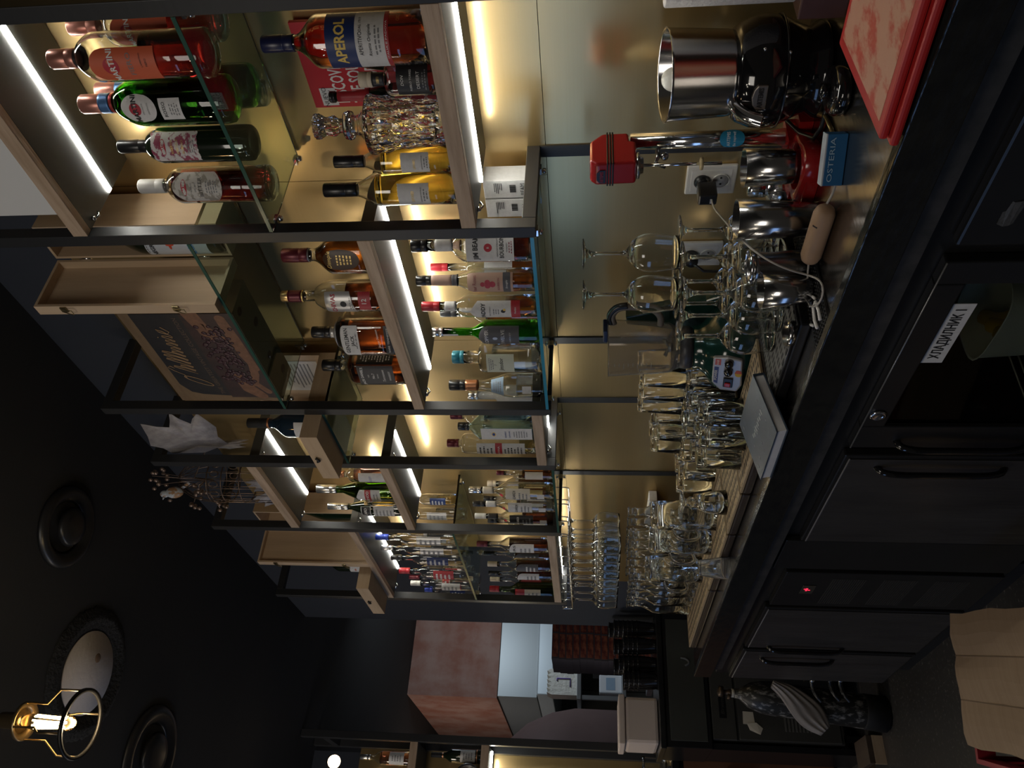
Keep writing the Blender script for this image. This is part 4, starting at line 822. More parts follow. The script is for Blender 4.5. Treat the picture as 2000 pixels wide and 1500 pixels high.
# ---------------------------------------------------------------- spindle drink mixer
t = thing('drink_mixer', 'chipped red spindle drink mixer holding a steel cup', 'mixer', (1.262, 1.06, CT + .0005))
REDP = mat('chipped red enamel', (.30, .012, .012), .22, coat=.3, noise=((26, 26, 26), (.10, .075, .05), .70, .73))
REDC = mat('red enamel', (.30, .012, .014), .25, coat=.4)
hx, hy, hz = .004, -.012, .338
m = MB(); w = .027
ol = [(-.045, -.008), (-.047, .070), (-.036, .082), (.022, .082), (.045, .058), (.046, .006), (.022, .004), (.020, -.008)]
m.prism([(hx + x, hy - w, hz + z) for x, z in ol], (0, 2 * w, 0)); m.build('head', REDC, t, bevel=.008, seg=4)
m = MB()
for z in (.036, .041, .0465): m.box(hx - .0475, hx + .0465, hy - w - .0012, hy + w + .0012, hz + z, hz + z + .0032)
m.build('black_stripe', BLK, t, bevel=.001)
m = MB(); ll = [(-.016, -.004), (.016, -.004), (.016, .006), (.008, .013), (-.008, .013), (-.016, .006)]; m.prism([(hx - .0486, hy - x + .004, hz + .056 + z) for x, z in ll], (.0014, 0, 0)); q = m.build('badge', BLK, t)
m = MB(); flat_text(m, 'ARTEMIS', .009, (hx - .0487, hy + .004, hz + .059), NX, UP, bold=.02, width=.027); m.build('lettering', REDC, q, fix=False)
MB().lathe([(0, hz - .0085), (.026, hz - .0085), (.026, hz - .014), (.017, hz - .016), (.015, hz - .022), (0, hz - .022)], 32, at=(hx - .022, hy, 0)).build('collar', STEELV, t)
MB().lathe([(0, .03), (.0165, .03), (.0165, hz + .002), (0, hz + .002)], 32, at=(.050, hy - .004, 0)).build('column', CHROME, t)
q = MB().lathe([(.0172, .118), (.0172, .172)], 24, at=(.050, hy - .004, 0)); 
m = MB(); n = 28; vs = []
for q_ in range(0, 7):
    for i in range(n): a = 2 * PI * i / n; aa = math.radians(215) + .022 * q_ / 6 * math.cos(a) / .0172; vs.append((.050 + .0172 * math.cos(aa), hy - .004 + .0172 * math.sin(aa), .142 + .024 * q_ / 6 * math.sin(a)))
m.add(vs, [(q_ * n + i, q_ * n + (i + 1) % n, (q_ + 1) * n + (i + 1) % n, (q_ + 1) * n + i) for q_ in range(6) for i in range(n)]); st = m.build('round_sticker', mat('blue sticker', (.02, .24, .42), .45), t)
m = MB(); a0 = math.radians(215); vv = Vector((math.cos(a0), math.sin(a0), 0)); sv = Vector((-vv.y, vv.x, 0)); cc = Vector((.050, hy - .004, .142)) + vv * .0178
for s_, sz, dz in (('ARTEMIS', .009, .007), ('Be inspired!', .0075, -.004)): flat_text(m, s_, sz, cc + UP * dz, sv, UP, width=.027)
m.build('lettering', W_, st, fix=False)
MB().lathe([(0, .165), (.0032, .165), (.0032, hz - .021), (0, hz - .021)], 16, at=(hx - .022, hy, 0)).build('spindle', CHROME, t)
MB().lathe([(0, .200), (.011, .201), (.012, .204), (.011, .207), (0, .208)], 20, lambda a, r, z: r * (1 + .12 * math.sin(6 * a)), at=(hx - .022, hy, 0)).build('agitator', mat('yellowed plastic', (.45, .36, .2), .5), t)
m = MB(); m.tube([(.05, hy + .006, .285), (.02, hy + .012, .285), (.012, hy + .022, .29), (.012, hy + .030, .27)], .005, 8); m.sphere((.022, hy + .012, .272), .009, 10); m.build('cup_hook', STEELV, t)
cx, cy = -.045, -.022
m = MB(); N = 40; ro = lambda a: .060 + .010 * math.cos(3 * a + .6)
vs = []; 
for zz, f, ri in ((.0, 1.0, 0), (.016, 1.03, 0), (.030, .94, 0), (.033, .85, 0)): vs.append([(cx + ro(2 * PI * i / N) * f * math.cos(2 * PI * i / N), cy + ro(2 * PI * i / N) * f * math.sin(2 * PI * i / N), zz) for i in range(N)])
for zz, r in ((.033, .043), (.006, .040), (0, .040)): vs.append([(cx + r * math.cos(2 * PI * i / N), cy + r * math.sin(2 * PI * i / N), zz) for i in range(N)])
V = [p for ring in vs for p in ring]; F = [(a * N + i, a * N + (i + 1) % N, ((a + 1) % 7) * N + (i + 1) % N, ((a + 1) % 7) * N + i) for a in range(7) for i in range(N)]
m.add(V, F, True)
m.box(.010, .075, hy - .026, hy + .020, 0, .040); m.box(.018, .060, hy - .062, hy - .026, 0, .026); m.box(-.02, .03, hy + .055, hy + .095, 0, .024); m.box(-.10, -.072, hy - .03, hy + .03, .0, .022)
m.build('base', REDP, t, bevel=.006, seg=3)
t = tag(MB().lathe(open_cup(.128, .030, .037), 44).build('mixing_cup', STEEL, None, (1.262 + cx, 1.06 + cy, CT + .001)), 'tall steel cup standing in the foot of the red mixer', 'cup')
# ---------------------------------------------------------------- red boards, brown box, paper roll
REDB = mat('red cutting board', (.50, .06, .035), .5, noise=((16, 26, 60), (.58, .30, .21), .40, .52), bump=((60, 60, 60), .1))
REDS = mat('plain red plastic', (.46, .02, .018), .45)
def board(z, dx, dy, lab, m, rz):
    t = thing('cutting_board', lab, 'cutting board', (1.045 + dx, .545 + dy, z), rz)
    bx('board', REDS, -.135, .132, -.20, .19, 0, .0118, t, .004)
    if m: bx('worn_face', m, -.118, .115, -.185, .172, .0119, .0123, t)
board(CT + .0115, -.012, .002, 'lower red plastic cutting board of the two stacked', None, .10); board(CT + .0238, .0, .0, 'upper red plastic cutting board with pale scratched stains', REDB, .105)
t = tag(bx('storage_box', mat('brown lacquered wood', (.055, .022, .018), .4, noise=((40, 6, 6), (.085, .035, .028), .3, .7)), 1.265, 1.44, .50, .772, CT + .0004, CT + .078, None, .003), 'dark brown wooden box under the white paper roll', 'box')
t = thing('paper_roll', 'white paper towel roll standing on the dark brown box', 'paper roll', (1.335, .712, CT + .0785))
MB().lathe([(.02, 0), (.0575, 0), (.059, .002), (.059, .213), (.0575, .215), (.02, .215)], 48, close=True).build('paper', mat('quilted paper', (.62, .60, .58), .8, bump=((160, 160, 160), .5)), t); MB().lathe([(.0192, .001), (.0196, .001), (.0196, .214), (.0192, .214)], 24, close=True).build('core', BIRCHD, t)
# black plastic lid and tan spoon
t = thing('serving_dish', 'glossy black oval dish turned over before the juicer', 'dish', (1.175, .845, CT + .0005), .5)
o = MB().lathe([(0, 0), (.05, 0), (.056, .004), (.056, .016), (.048, .022), (.0, .025)], 44).build('dish', GB, t); o.scale = (1., .72, 1.)
o = MB().lathe([(0, .0252), (.012, .0252), (.013, .036), (0, .040)], 24).build('foot_ring', GB, t)
t = tag(MB().tube([(1.300, .975, CT + .005), (1.262, .952, CT + .005), (1.215, .925, CT + .004), (1.150, .915, CT + .004)], .004, 8, rr=[.009, .008, .004, .0035]).build('spoon', mat('tarnished brass', (.40, .29, .13), .3, .9), None), 'tarnished brass bar spoon lying between juicer and lid', 'spoon')
# blue box
t = thing('tobacco_box', 'small flat blue box with pale capital letters at its edge', 'box', (1.082, .912, CT + .0005), .52)
bx('box', mat('blue card', (.012, .10, .24), .45), -.012, .012, -.044, .040, .0, .032, t, .001); bx('pale_edge', mat('pale card', (.42, .46, .50), .5), -.0122, .0122, -.0442, .0402, .0322, .0342, t)
m = MB(); flat_text(m, 'OSTERIA', .012, (-.0126, -.002, .0225), NX, UP, width=.072); m.build('lettering', ink((.30, .44, .55)), t, fix=False)
# tan charger with its cable
t = thing('charger', 'tan rounded pocket charger lying by the counter lip', 'charger', (1.040, 1.043, CT + .0192))
TAN = mat('tan soft plastic', (.34, .215, .13), .55)
m = MB().lathe([(0, -.068), (.010, -.066), (.0155, -.060), (.0185, -.050), (.0185, .050), (.0155, .060), (.010, .066), (0, .068)], 32, rot=Matrix.Rotation(-PI / 2, 3, 'X')); m.build('body', TAN, t)
MB().box(-.0045, .0045, -.034, -.031, .0178, .0188).build('slot', MATBLK, t).rotation_euler.y = -.75
cable = [(1.040, 1.113, CT + .019), (1.03, 1.14, CT + .017), tuple(aZ(1578, 575, CT + .012)), tuple(aZ(1580, 600, CT + .012)), tuple(aZ(1598, 597, CT + .012)), tuple(aZ(1609, 572, CT + .013)), tuple(aZ(1604, 548, CT + .016)), tuple(aX(1582, 538, 1.00)), tuple(aX(1540, 527, 1.0)), tuple(aX(1500, 509, 1.015)), tuple(aX(1462, 482, 1.06)), tuple(aX(1436, 455, 1.13)), tuple(aX(1408, 423, 1.22)), tuple(aX(1392, 404, 1.32)), (1.412, 1.288, 1.040)]
def smooth(P, k=3):
    P = [Vector(p) for p in P]
    for _ in range(k):
        Q = [P[0]]
        for a, b in zip(P, P[1:]): Q += [a * .75 + b * .25, a * .25 + b * .75]
        P = Q + [P[-1]]
    return P
t = thing('charging_cable', 'pale charging cable looping from the tan charger up to the wall plug', 'cable', (0, 0, 0))
CAB = mat('pale grey cable', (.40, .37, .33), .5)
MB().tube(smooth(cable), .0019, 8).build('cord', CAB, t); MB().tube([(1.404, 1.2895, 1.038), (1.420, 1.287, 1.042)], .004, 10).build('usb_end', L_W, t)
tag(MB().tube(smooth([(1.043, .972, CT + .019), (1.048, .95, CT + .012), (1.07, .925, CT + .006), (1.10, .905, CT + .004)]), .002, 8).build('cable', CAB, None), 'short pale cable running from the charger under the blue box', 'cable')
# ---------------------------------------------------------------- wall sockets
PLATE = mat('white socket plastic', (.62, .61, .58), .35)
def socket(y, z, label, plug=None):
    t = thing('wall_socket', label, 'socket', (XW - .0045, y, z), group=None)
    bx('plate', PLATE, -.009, 0, -.042, .042, -.057, .057, t, .003); bx('inner_plate', PLATE, -.0104, -.0092, -.031, .031, -.046, .046, t, .0008)
    for zz in (.021, -.022):
        if plug == zz: continue
        m = MB().lathe([(.0195, 0), (.0205, .002), (.0195, .0035), (.0175, -.001)], 32, rot=Matrix.Rotation(-PI / 2, 3, 'Y'), at=(-.0105, 0, zz), close=True); m.build('socket_ring', PLATE, t)
        m = MB().lathe([(0, 0), (.017, 0), (.0172, .0012), (0, .0012)], 32, rot=Matrix.Rotation(-PI / 2, 3, 'Y'), at=(-.0106, 0, zz)); q = m.build('socket_well', mat('grey socket well', (.36, .36, .35), .5), t)
        m = MB()
        for yy in (-.009, .009): m.lathe([(0, 0), (.0026, 0), (.0026, .0006), (0, .0006)], 12, rot=Matrix.Rotation(-PI / 2, 3, 'Y'), at=(-.0119, yy, zz))
        m.build('pin_hole', MATBLK, q)
socket(1.272, 1.040, 'white double wall socket with a black charger plugged into it', .021)
socket(1.517, 1.041, 'white double wall socket behind the balanced wine glasses', .021)
socket(2.075, 1.052, 'white double wall socket behind the tall tumblers and blender', -.022)
t = thing('power_plug', 'black usb charger plugged into the white socket', 'plug', (XW - .0155, 1.272, 1.061))
MB().lathe([(0, 0), (.018, 0), (.0185, .006), (.012, .014), (0, .014)], 28, rot=Matrix.Rotation(-PI / 2, 3, 'Y')).build('plug', BLK, t); bx('body', BLK, -.062, -.0145, -.013, .018, -.030, .012, t, .004)
bx('port', L_W, -.0626, -.0618, -.001, .012, -.019, -.014, t)
for (y, z, lb) in ((1.517, 1.062, 'round black plug in the socket behind the balanced glasses'), (2.075, 1.030, 'black plug in the socket behind the tall tumblers')):
    t = thing('power_plug', lb, 'plug', (XW - .0155, y, z)); MB().lathe([(0, 0), (.0185, 0), (.0190, .010), (.016, .028), (.010, .034), (0, .034)], 28, rot=Matrix.Rotation(-PI / 2, 3, 'Y')).build('plug', BLK, t)
    MB().tube([(-.030, 0, -.004), (-.046, .01, -.03), (-.03, .03, -.08), (-.02, .06, -.13)], .0038, 8).build('cord', BLK, t)
t = thing('towel_dispenser', 'small white paper dispenser on the brass wall beyond the tumblers', 'dispenser', (XW - .0045, 2.96, 1.062))
bx('case', L_W, -.05, 0, -.10, .12, 0, .032, t, .003); MB().prism([(-.045, -.08, -.001), (-.06, -.05, -.055), (-.055, .06, -.06), (-.045, .10, -.001)], (.003, 0, 0)).build('hanging_sheet', PAPER, t)
# ---------------------------------------------------------------- blender
BX, BY = 1.300, 1.712
t = thing('blender', 'dark green bar blender with a clear jar and a round-cornered control panel', 'blender', (BX, BY, CT + .0005), .07)
GRN = mat('dark green enamel', (.008, .035, .027), .16, coat=.4)
sq = lambda p, a: (lambda t_, r, z: r * superell(t_, p, a))
MB().lathe([(0, 0), (.086, 0), (.095, .008), (.098, .03), (.096, .075), (.088, .098), (.068, .120), (.056, .138), (.056, .150), (.050, .154), (0, .154)], 56, lambda a, r, z: r * superell(a, 3.2 if z < .1 else 2.2, 1.05 if z < .1 else 1.)).build('base', GRN, t)
R_i = Matrix.Rotation(-.07, 3, 'Z'); LP = lambda px, py, X: R_i @ (aX(px, py, X) - Vector((BX, BY, CT + .0005)))
m = MB(); m.prism([LP(*q, 1.385) for q in ((1224, 632), (1222, 620), (1300, 605), (1380, 588), (1432, 572), (1440, 640), (1340, 645))], R_i @ Vector((.03, 0, 0))); m.build('rear_spine', GRN, t, bevel=.004, seg=3)
n_ = Vector((-1, 0, .10)).normalized(); rt = Vector((0, -1, 0)); up_ = rt.cross(n_) * -1
up_ = n_.cross(rt); n_ = Vector((-.93, -.28, .22)).normalized(); rt = Vector((.28, -.93, 0)).normalized(); up_ = n_.cross(rt); c = Vector((-.0985, -.018, .074)) + n_ * .012
def pan(x, z, d=.0): return c + rt * x + up_ * z + n_ * d
ol = [(-.050, -.030), (-.030, -.040), (.046, -.036), (.052, .0), (.046, .036), (-.030, .034), (-.050, .012)]
m = MB(); m.prism([pan(x, z, -.012) for x, z in ol], n_ * .014); pn = m.build('control_panel', mat('silver panel', (.42, .42, .44), .35, .3), t, bevel=.004)
m = MB(); m.prism([pan(x, z, .0022) for x, z in ((-.030, .020), (.02, .020), (.02, .031), (-.026, .030))], n_ * .0005); m.build('blue_strip', ink((.05, .08, .24)), pn)
m = MB(); m.prism([pan(x, z, .0022) for x, z in ((.026, .016), (.044, .016), (.044, .03), (.026, .03))], n_ * .0005); m.build('red_mark', ink((.5, .12, .12)), pn)
m = MB(); flat_text(m, 'POWER', .010, pan(-.004, .0255, .003), rt, up_, width=.03); flat_text(m, 'BAR', .008, pan(.035, .023, .003), rt, up_); m.build('lettering', W_, pn, fix=False)
for x in (.012, .036):
    m = MB(); q = n_.to_track_quat('Z', 'Y').to_matrix(); m.lathe([(0, .002), (.0115, .002), (.011, .012), (.009, .016), (0, .017)], 28, at=pan(x, -.004, 0), rot=q); m.build('dial', GB, pn)
m = MB(); m.prism([pan(x, z, .002) for x, z in ((-.036, -.018), (-.008, -.018), (-.008, .006), (-.036, .006))], n_ * .006); m.build('switch_frame', BLK, pn, bevel=.002)
m = MB(); m.prism([pan(x, z, .0082) for x, z in ((-.032, -.013), (-.020, -.013), (-.020, .002), (-.032, .002))], n_ * .004); m.build('red_switch', mat('red switch', (.42, .02, .02), .2), pn, bevel=.002)
for s_, cl in ((1, (.55, .12, .08)), (-1, (.65, .42, .05))):
    m = MB(); m.prism([pan(.006 + s_ * x, -.029 + z, .0022) for x, z in ((0, -.009), (.008, -.006), (.010, 0), (.008, .006), (0, .009))], n_ * .0006); m.build('warning_mark', ink(cl), pn)
JAR = mat('cloudy clear plastic', (.84, .81, .76), .07, 0, .94, 1.3)
jo = [(0, .1545), (.046, .1545), (.048, .165), (.050, .19), (.060, .212), (.0625, .24), (.069, .372), (.0705, .375)]
MB().lathe(jo + [(.0685, .375), (.067, .372), (.0605, .24), (.057, .217), (.046, .195), (0, .193)], 56, sq(3., 1.)).build('jar', JAR, t)
m = MB().lathe([(.0555, .156), (.058, .170), (.054, .188), (.0505, .188), (.0505, .156)], 40, close=True); m.build('jar_collar', mat('grey rubber collar', (.04, .04, .045), .4), t)
m = MB(); m.tube(smooth([(.030, -.062, .360), (.034, -.090, .367), (.040, -.112, .350), (.040, -.116, .32), (.040, -.110, .26), (.034, -.085, .237), (.028, -.058, .237)], 2), .009, 10); m.build('jar_handle', mat('smoky handle', (.16, .14, .12), .3), t)
m = MB(); m.tube(smooth([(.030, -.064, .366), (.034, -.090, .373), (.040, -.116, .354), (.040, -.120, .325)], 2), .0095, 10); m.build('handle_grip', BLK, t)
bx('spout_cap', mat('dark blue plastic', (.01, .02, .06), .3), .0, .045, -.066, -.02, .3755, .388, t, .003)
m = MB()
for i in range(9): m.box(-.0648 - .004 * (i / 9) , -.0642 - .004 * (i / 9), -.012, -.012 + (.02 if i % 3 == 0 else .011), .262 + i * .012, .2632 + i * .012)
m.build('scale_marks', GY_, t)
m = MB().lathe([(0, .196), (.012, .196), (.013, .212), (0, .216)], 18); m.tube([(-.03, 0, .222), (0, 0, .212), (.03, 0, .226)], .003, 6); m.tube([(0, -.03, .224), (0, 0, .212), (0, .03, .222)], .003, 6); m.build('blades', STEEL, t)
# ---------------------------------------------------------------- book leaning on the mats
t = thing('book', 'blue book with white page edges leaning by the counter lip', 'book', (.882, 1.448, CT + .0108)); t.rotation_euler = (0, -.20, .03)
CV = mat('blue book cover', (.035, .052, .080), .4, noise=((30, 30, 30), (.06, .085, .12), .5, .8))
bx('pages', PAPER, .003, .150, .003, .197, .003, .0225, t); m = MB(); m.box(0, .155, 0, .2, 0, .0028); m.box(0, .155, 0, .2, .0227, .0255); m.box(.1505, .155, 0, .2, .0028, .0227); m.build('cover', CV, t, bevel=.0006)
m = MB(); rnd = random.Random(11)
for k in range(16): 
    x = rnd.uniform(.02, .13); y = rnd.uniform(.02, .18); r = rnd.uniform(.002, .006); m.lathe([(r, .0256), (0, .0260)], 8, at=(x, y, 0), rot=Matrix.Diagonal((1, .6, 1)))
for k in range(10): m.box(.072 + (k % 2) * .004, .086 - (k % 3) * .002, .035 + k * .011, .042 + k * .011, .0256, .0260)
m.build('cover_print', ink((.32, .34, .34)), t)
# ---------------------------------------------------------------- tumblers on the first mats
HB = flip(tumbler_prof(.127, .0225, .031)); HB2 = flip(tumbler_prof(.112, .030, .036, .020)); ST = flip(tumbler_prof(.085, .026, .032, .014))
GRP = 'upside-down tumblers on the drip mats'; M2 = MT + .0004
first = None
rows = [(1.375, [1.862, 1.93, 1.998, 2.066, 2.134], 'back row'), (1.305, [1.862, 1.93, 1.998, 2.066, 2.134], 'second row from the wall'), (1.235, [1.865, 1.965, 2.035, 2.105], 'middle row')]
for x, ylist, rn in rows:
    for j, y in enumerate(ylist):
        lb = 'upside-down highball tumbler in the %s, %s from the blender' % (rn, nth(j))
        if first is None: first = gl('tumbler', HB, 32, lb, 'glass', (x, y, M2), GRP)
        else: glcopy(first, (x, y, M2), lb)
tops = [(1.305, 1.862, 'nearest the blender'), (1.305, 1.93, 'second from the blender'), (1.305, 1.998, 'third from the blender'), (1.375, 1.862, 'behind the one nearest the blender')]
for x, y, w in tops: glcopy(first, (x, y, M2 + .1275), 'slim tumbler stacked on top of another, ' + w)
f2 = None
for i, (x, y) in enumerate(((1.145, 1.866), (1.07, 1.79), (1.065, 1.882), (1.145, 1.785), (1.140, 1.98))):
    lb = 'thick-based square tumbler upside down on the beige mats, ' + ('behind the front one', 'nearest the book', 'frontmost and largest', 'tucked beside the blender', 'beyond the mat joint')[i]
    if f2 is None: f2 = gl('tumbler', HB2, 36, lb, 'glass', (x, y, M2), 'thick based tumblers')
    else: glcopy(f2, (x, y, M2), lb)
f3 = None
for i, (x, y, z) in enumerate(((1.305, 2.066, .1275), (1.235, 2.035, .1275), (1.305, 2.134, .1275), (1.235, 2.105, .1275))):
    lb = 'short tumbler stacked upside down on a highball glass, ' + nth(i) + ' from the blender'
    if f3 is None: f3 = gl('tumbler', ST, 32, lb, 'glass', (x, y, M2 + z), 'short tumblers on top')
    else: glcopy(f3, (x, y, M2 + z), lb)
# pitchers, goblet, plastic cup
PT = flip([(0, 0), (.040, 0), (.044, .003), (.046, .02), (.050, .12), (.046, .17), (.048, .20), (.0455, .20), (.0435, .17), (.047, .12), (.0425, .025), (.03, .018), (0, .017)])
for i, (px, py) in enumerate(((1350, 1007), (1350, 1055), (1352, 1112))):
    q = aX(px, py, 1.10 + .02 * (i == 0)); lb = 'glass pitcher with a handle standing upside down, ' + ('nearest the tumblers', 'between two other pitchers', 'nearest the row of carafes')[i]
    t = thing('pitcher', lb, 'pitcher', (q.x, q.y, M2), group='upside-down pitchers')
    MB().lathe(PT, 44).build('body', GLS, t); MB().tube(smooth([(-.0475, 0, .06), (-.075, .002, .05), (-.086, .004, .085), (-.078, .004, .125), (-.0495, 0, .135)], 2), .0055, 10).build('handle', GLS, t)
q = aZ(1420, 997, M2)
GB_ = flip([(0, 0), (.033, 0), (.035, .002), (.030, .006), (.012, .012), (.010, .018), (.016, .026), (.016, .034), (.010, .042), (.022, .050), (.030, .07), (.034, .10), (.037, .130), (.0355, .130), (.032, .10), (.028, .072), (.018, .056), (0, .052)])
gl('goblet', GB_, 40, 'short-stemmed dessert goblet upside down at the front of the mat', 'glass', (q.x + .03, q.y + .01, M2), None)
q = aZ(1427, 1124, CT)
CUP = mat('clear thin plastic', (.93, .93, .92), .03, 0, .96, 1.2)
t = tag(MB().lathe(flip([(0, 0), (.0225, 0), (.0235, .002)] + [(.0235 + .0095 * k / 24 + (.0004 if k % 2 else 0), .004 + .058 * k / 24) for k in range(25)] + [(.034, .088), (.0355, .090), (.034, .0915), (.033, .090), (.0225, .004), (0, .003)]), 40).build('plastic_cup', CUP, None, (.945, q.y + .01, CT + .0006)), 'thin ribbed clear plastic cup upside down by the counter lip', 'cup')
# carafes along the far mats
CF = [(0, .004), (.030, .002), (.038, 0), (.041, .008), (.041, .125), (.037, .150), (.020, .180), (.0145, .195), (.0140, .222), (.0180, .2235), (.0180, .227), (.0140, .2285), (.0142, .246), (.0195, .250), (.0195, .253), (.0165, .253), (.0120, .246), (.0120, .200), (.018, .178), (.0345, .148), (.0385, .122), (.0385, .012), (0, .010)]
f = None; R1 = [2.90, 2.995, 3.09, 3.185, 3.25 + .005]; R1 = [2.905, 3.0, 3.095, 3.19]; R2 = [2.815 + .093 * k for k in range(5)]; R3 = [2.815 + .093 * k for k in range(5)]
for r, (x, yl, nm) in enumerate(((1.118, R1, 'front row'), (1.250, R2, 'second row'), (1.345, R3, 'row by the wall'))):
    for j, y in enumerate(reversed(yl)):
        lb = 'clear glass carafe with a ringed neck, %s, %s from the far end' % (nm, nth(j))
        if f is None: f = gl('carafe', CF, 36, lb, 'carafe', (x, y, M2), 'carafes on the far mats')
        else: glcopy(f, (x, y, M2), lb)
f3b = None
for i, (x, y) in enumerate(((1.245, 2.295), (1.32, 2.295), (1.385, 2.32), (1.32, 2.385), (1.385, 2.40), (1.245, 2.385))):
    lb = 'upside-down short tumbler between pitchers and wall, ' + ('front near one', 'middle near one', 'near one by the wall', 'middle far one', 'far one by the wall', 'front far one')[i]
    if f3b is None: f3b = gl('tumbler', HB2, 32, lb, 'glass', (x, y, M2), 'tumblers behind the pitchers')
    else: glcopy(f3b, (x, y, M2), lb)
# ---------------------------------------------------------------- hanging rack and its wine glasses
RZ = 1.4535; t = thing('glass_rack', 'chrome wire rack hanging under the far oak shelf', 'rack', (1.205, 2.72, RZ))
m = MB(); L = .82; FZ = -.047
xs = [0., .052, .070, .122, .140, .192]
for x in xs: m.tube(smooth([(x, 0, 0), (x, 0, FZ), (x, .02, FZ), (x, L - .02, FZ), (x, L, FZ), (x, L, 0)], 1), .0022, 6)
m.build('rail', CHROME, t)
m = MB()
for k in range(9):
    y = .02 + k * (L - .04) / 8; m.tube([(0, y, -.003), (.192, y, -.003)], .002, 6); m.tube([(0, y, -.003), (0, y, FZ)], .002, 6)
m.build('cross_wire', CHROME, t)
HG = flip(wine_glass_prof(.205, .033, .039, .033, zb=.100)); f = None
zt = RZ + FZ + .0026 + .0035 - .205
for r, xc in enumerate((.035, .105, .175)):
    xx = 1.205 + (xs[0] + xs[1]) / 2 + .0 if r == 0 else 1.205 + (xs[2] + xs[3]) / 2 if r == 1 else 1.205 + (xs[4] + xs[5]) / 2
    if r == 0: xx = 1.231
    for j in range(8):
        y = 3.49 - j * .088 - .02 * (r == 1)
        if r and j > 6: continue
        lb = 'wine glass hanging upside down from the rack, %s row, %s from the far end' % (('front', 'middle', 'wall')[r], nth(j))
        if f is None: f = gl('wine_glass', HG, 36, lb, 'glass', (xx, y, zt), 'wine glasses hanging from the rack')
        else: glcopy(f, (xx, y, zt), lb)
# ---------------------------------------------------------------- under-counter coolers
FX = .930
CB = mat('black cooler steel', (.012, .012, .0125), .34, noise=((8, 8, 8), (.017, .017, .017), .3, .7))
FILM = mat('dark film covered steel', (.045, .042, .041), .36, .3, noise=((3, 12, 3), (.068, .064, .062), .3, .7), bump=((4, 30, 3), .35))
RIM = mat('worn pale film edge', (.20, .19, .19), .5)
def handle(par, y, z0, z1, out=.045):
    m = MB().tube(smooth([(0, y, z1), (-out * .5, y, z1), (-out, y, z1 - .02), (-out, y, (z0 + z1) / 2), (-out, y, z0 + .02), (-out * .5, y, z0), (0, y, z0)], 2), .008, 10); return m.build('handle', GB, par)
def film_door(par, y0, y1):
    d = bx('door', CB, -.022, 0, y0, y1, .02, .655, par, .004)
    bx('film_panel', FILM, -.0245, -.0223, y0 + .015, y1 - .006, .03, .640, d, .001)
    MB().tube([(-.0240, y0 + .012, .642), (-.0250, (y0 + y1) / 2, .643), (-.0240, y1 - .006, .642)], .0022, 6).build('film_edge', RIM, d)
    return d
ZB = .085
t = thing('bar_cooler', 'black three-door bar cooler under the near part of the counter', 'cooler', (FX + .022, 0, ZB))
m = MB(); m.box(.0005, .46, .575, 1.050, 0, .706); m.box(.0005, .46, 1.515, 2.335, 0, .706); m.box(.30, .46, 1.050, 1.515, 0, .706); m.box(.0005, .30, 1.050, 1.515, 0, .07); m.box(.0005, .30, 1.050, 1.515, .61, .706); m.build('cabinet', CB, t)
m = MB()
for k in range(16): m.tube([(.02, 1.056 + k * .0302, .30), (.29, 1.056 + k * .0302, .30)], .002, 5)
m.tube([(.02, 1.052, .3), (.02, 1.513, .3)], .003, 6); m.tube([(.28, 1.052, .3), (.28, 1.513, .3)], .003, 6); m.build('wire_shelf', mat('white coated wire', (.45, .45, .43), .5), t)
bx('toe_board', MATBLK, .03, .40, .60, 2.31, -.0845, -.001, t)
d = bx('door', CB, -.022, 0, .60, .965, .02, .655, t, .005)
m = MB(); e = .055; y0, y1 = 1.000, 1.600
m.box(-.022, 0, y0, y0 + e, .02, .655); m.box(-.022, 0, y1 - .09, y1, .02, .655); m.box(-.022, 0, y0 + e, y1 - .09, .02, .07); m.box(-.022, 0, y0 + e, y1 - .09, .605, .655)
d = m.build('door', CB, t, bevel=.003)
MB().tube([(-.022, y0 + .002, .653), (-.0225, y1 - .002, .653)], .002, 6).build('trim_edge', mat('pale worn edge', (.25, .25, .25), .3, .6), d)
bx('glass_pane', mat('smoked cooler glass', (.50, .52, .47), .0, 0, 1., 1.1), -.012, -.006, y0 + e, y1 - .09, .07, .605, d)
handle(d, 1.572, .29, .565)
o = MB().lathe([(0, 0), (.017, 0), (.017, .004), (.012, .006), (.010, .004), (0, .004)], 28, rot=Matrix.Rotation(-PI / 2, 3, 'Y'), at=(-.0222, 1.462, .632)).build('lock', CHROME, d)
s = MB(); s.box(-.0138, -.0125, 1.115, 1.288, .562, .602); s = s.build('name_sticker', L_W, d)
m = MB(); flat_text(m, 'ХЛАДИЛНИК 1', .026, (-.0139, 1.2, .582), NX, UP, bold=.02, width=.145); m.build('lettering', K_, s, fix=False)
d = film_door(t, 1.635, 2.115); handle(d, 1.685, .29, .575)
bx('panel', CB, -.018, 0, 2.125, 2.33, .02, .69, t, .003)
t = thing('storage_tub', 'cloudy plastic tub on the wire shelf behind the glass cooler door', 'tub', (FX + .13, 1.26, ZB + .3035))
TUB = mat('cloudy tub plastic', (.62, .62, .52), .4); m = MB(); m.lathe([(0, 0), (.085, 0), (.095, .01), (.105, .16), (.110, .165), (.104, .163), (.092, .014), (0, .006)], 40, lambda a_, r, z: r * superell(a_, 4, .75)); m.build('tub', TUB, t)
for i in range(3):
    b = MB().tube(smooth([(-.03, -.06 + .02 * i, .02), (-.045, -.02 + .02 * i, .055), (-.03, .03 + .02 * i, .085), (0, .06 + .015 * i, .10)], 2), .016, 10); n_ = len(b.v)
    b = b.build('banana', mat('yellow banana skin', (.55, .36, .05), .5), None, (FX + .105 + .034 * i, 1.26, ZB + .320)); tag(b, 'yellow banana in the tub behind the glass cooler door, ' + ('front', 'middle', 'rear')[i] + ' one', 'banana', 'bananas in the cooler tub')
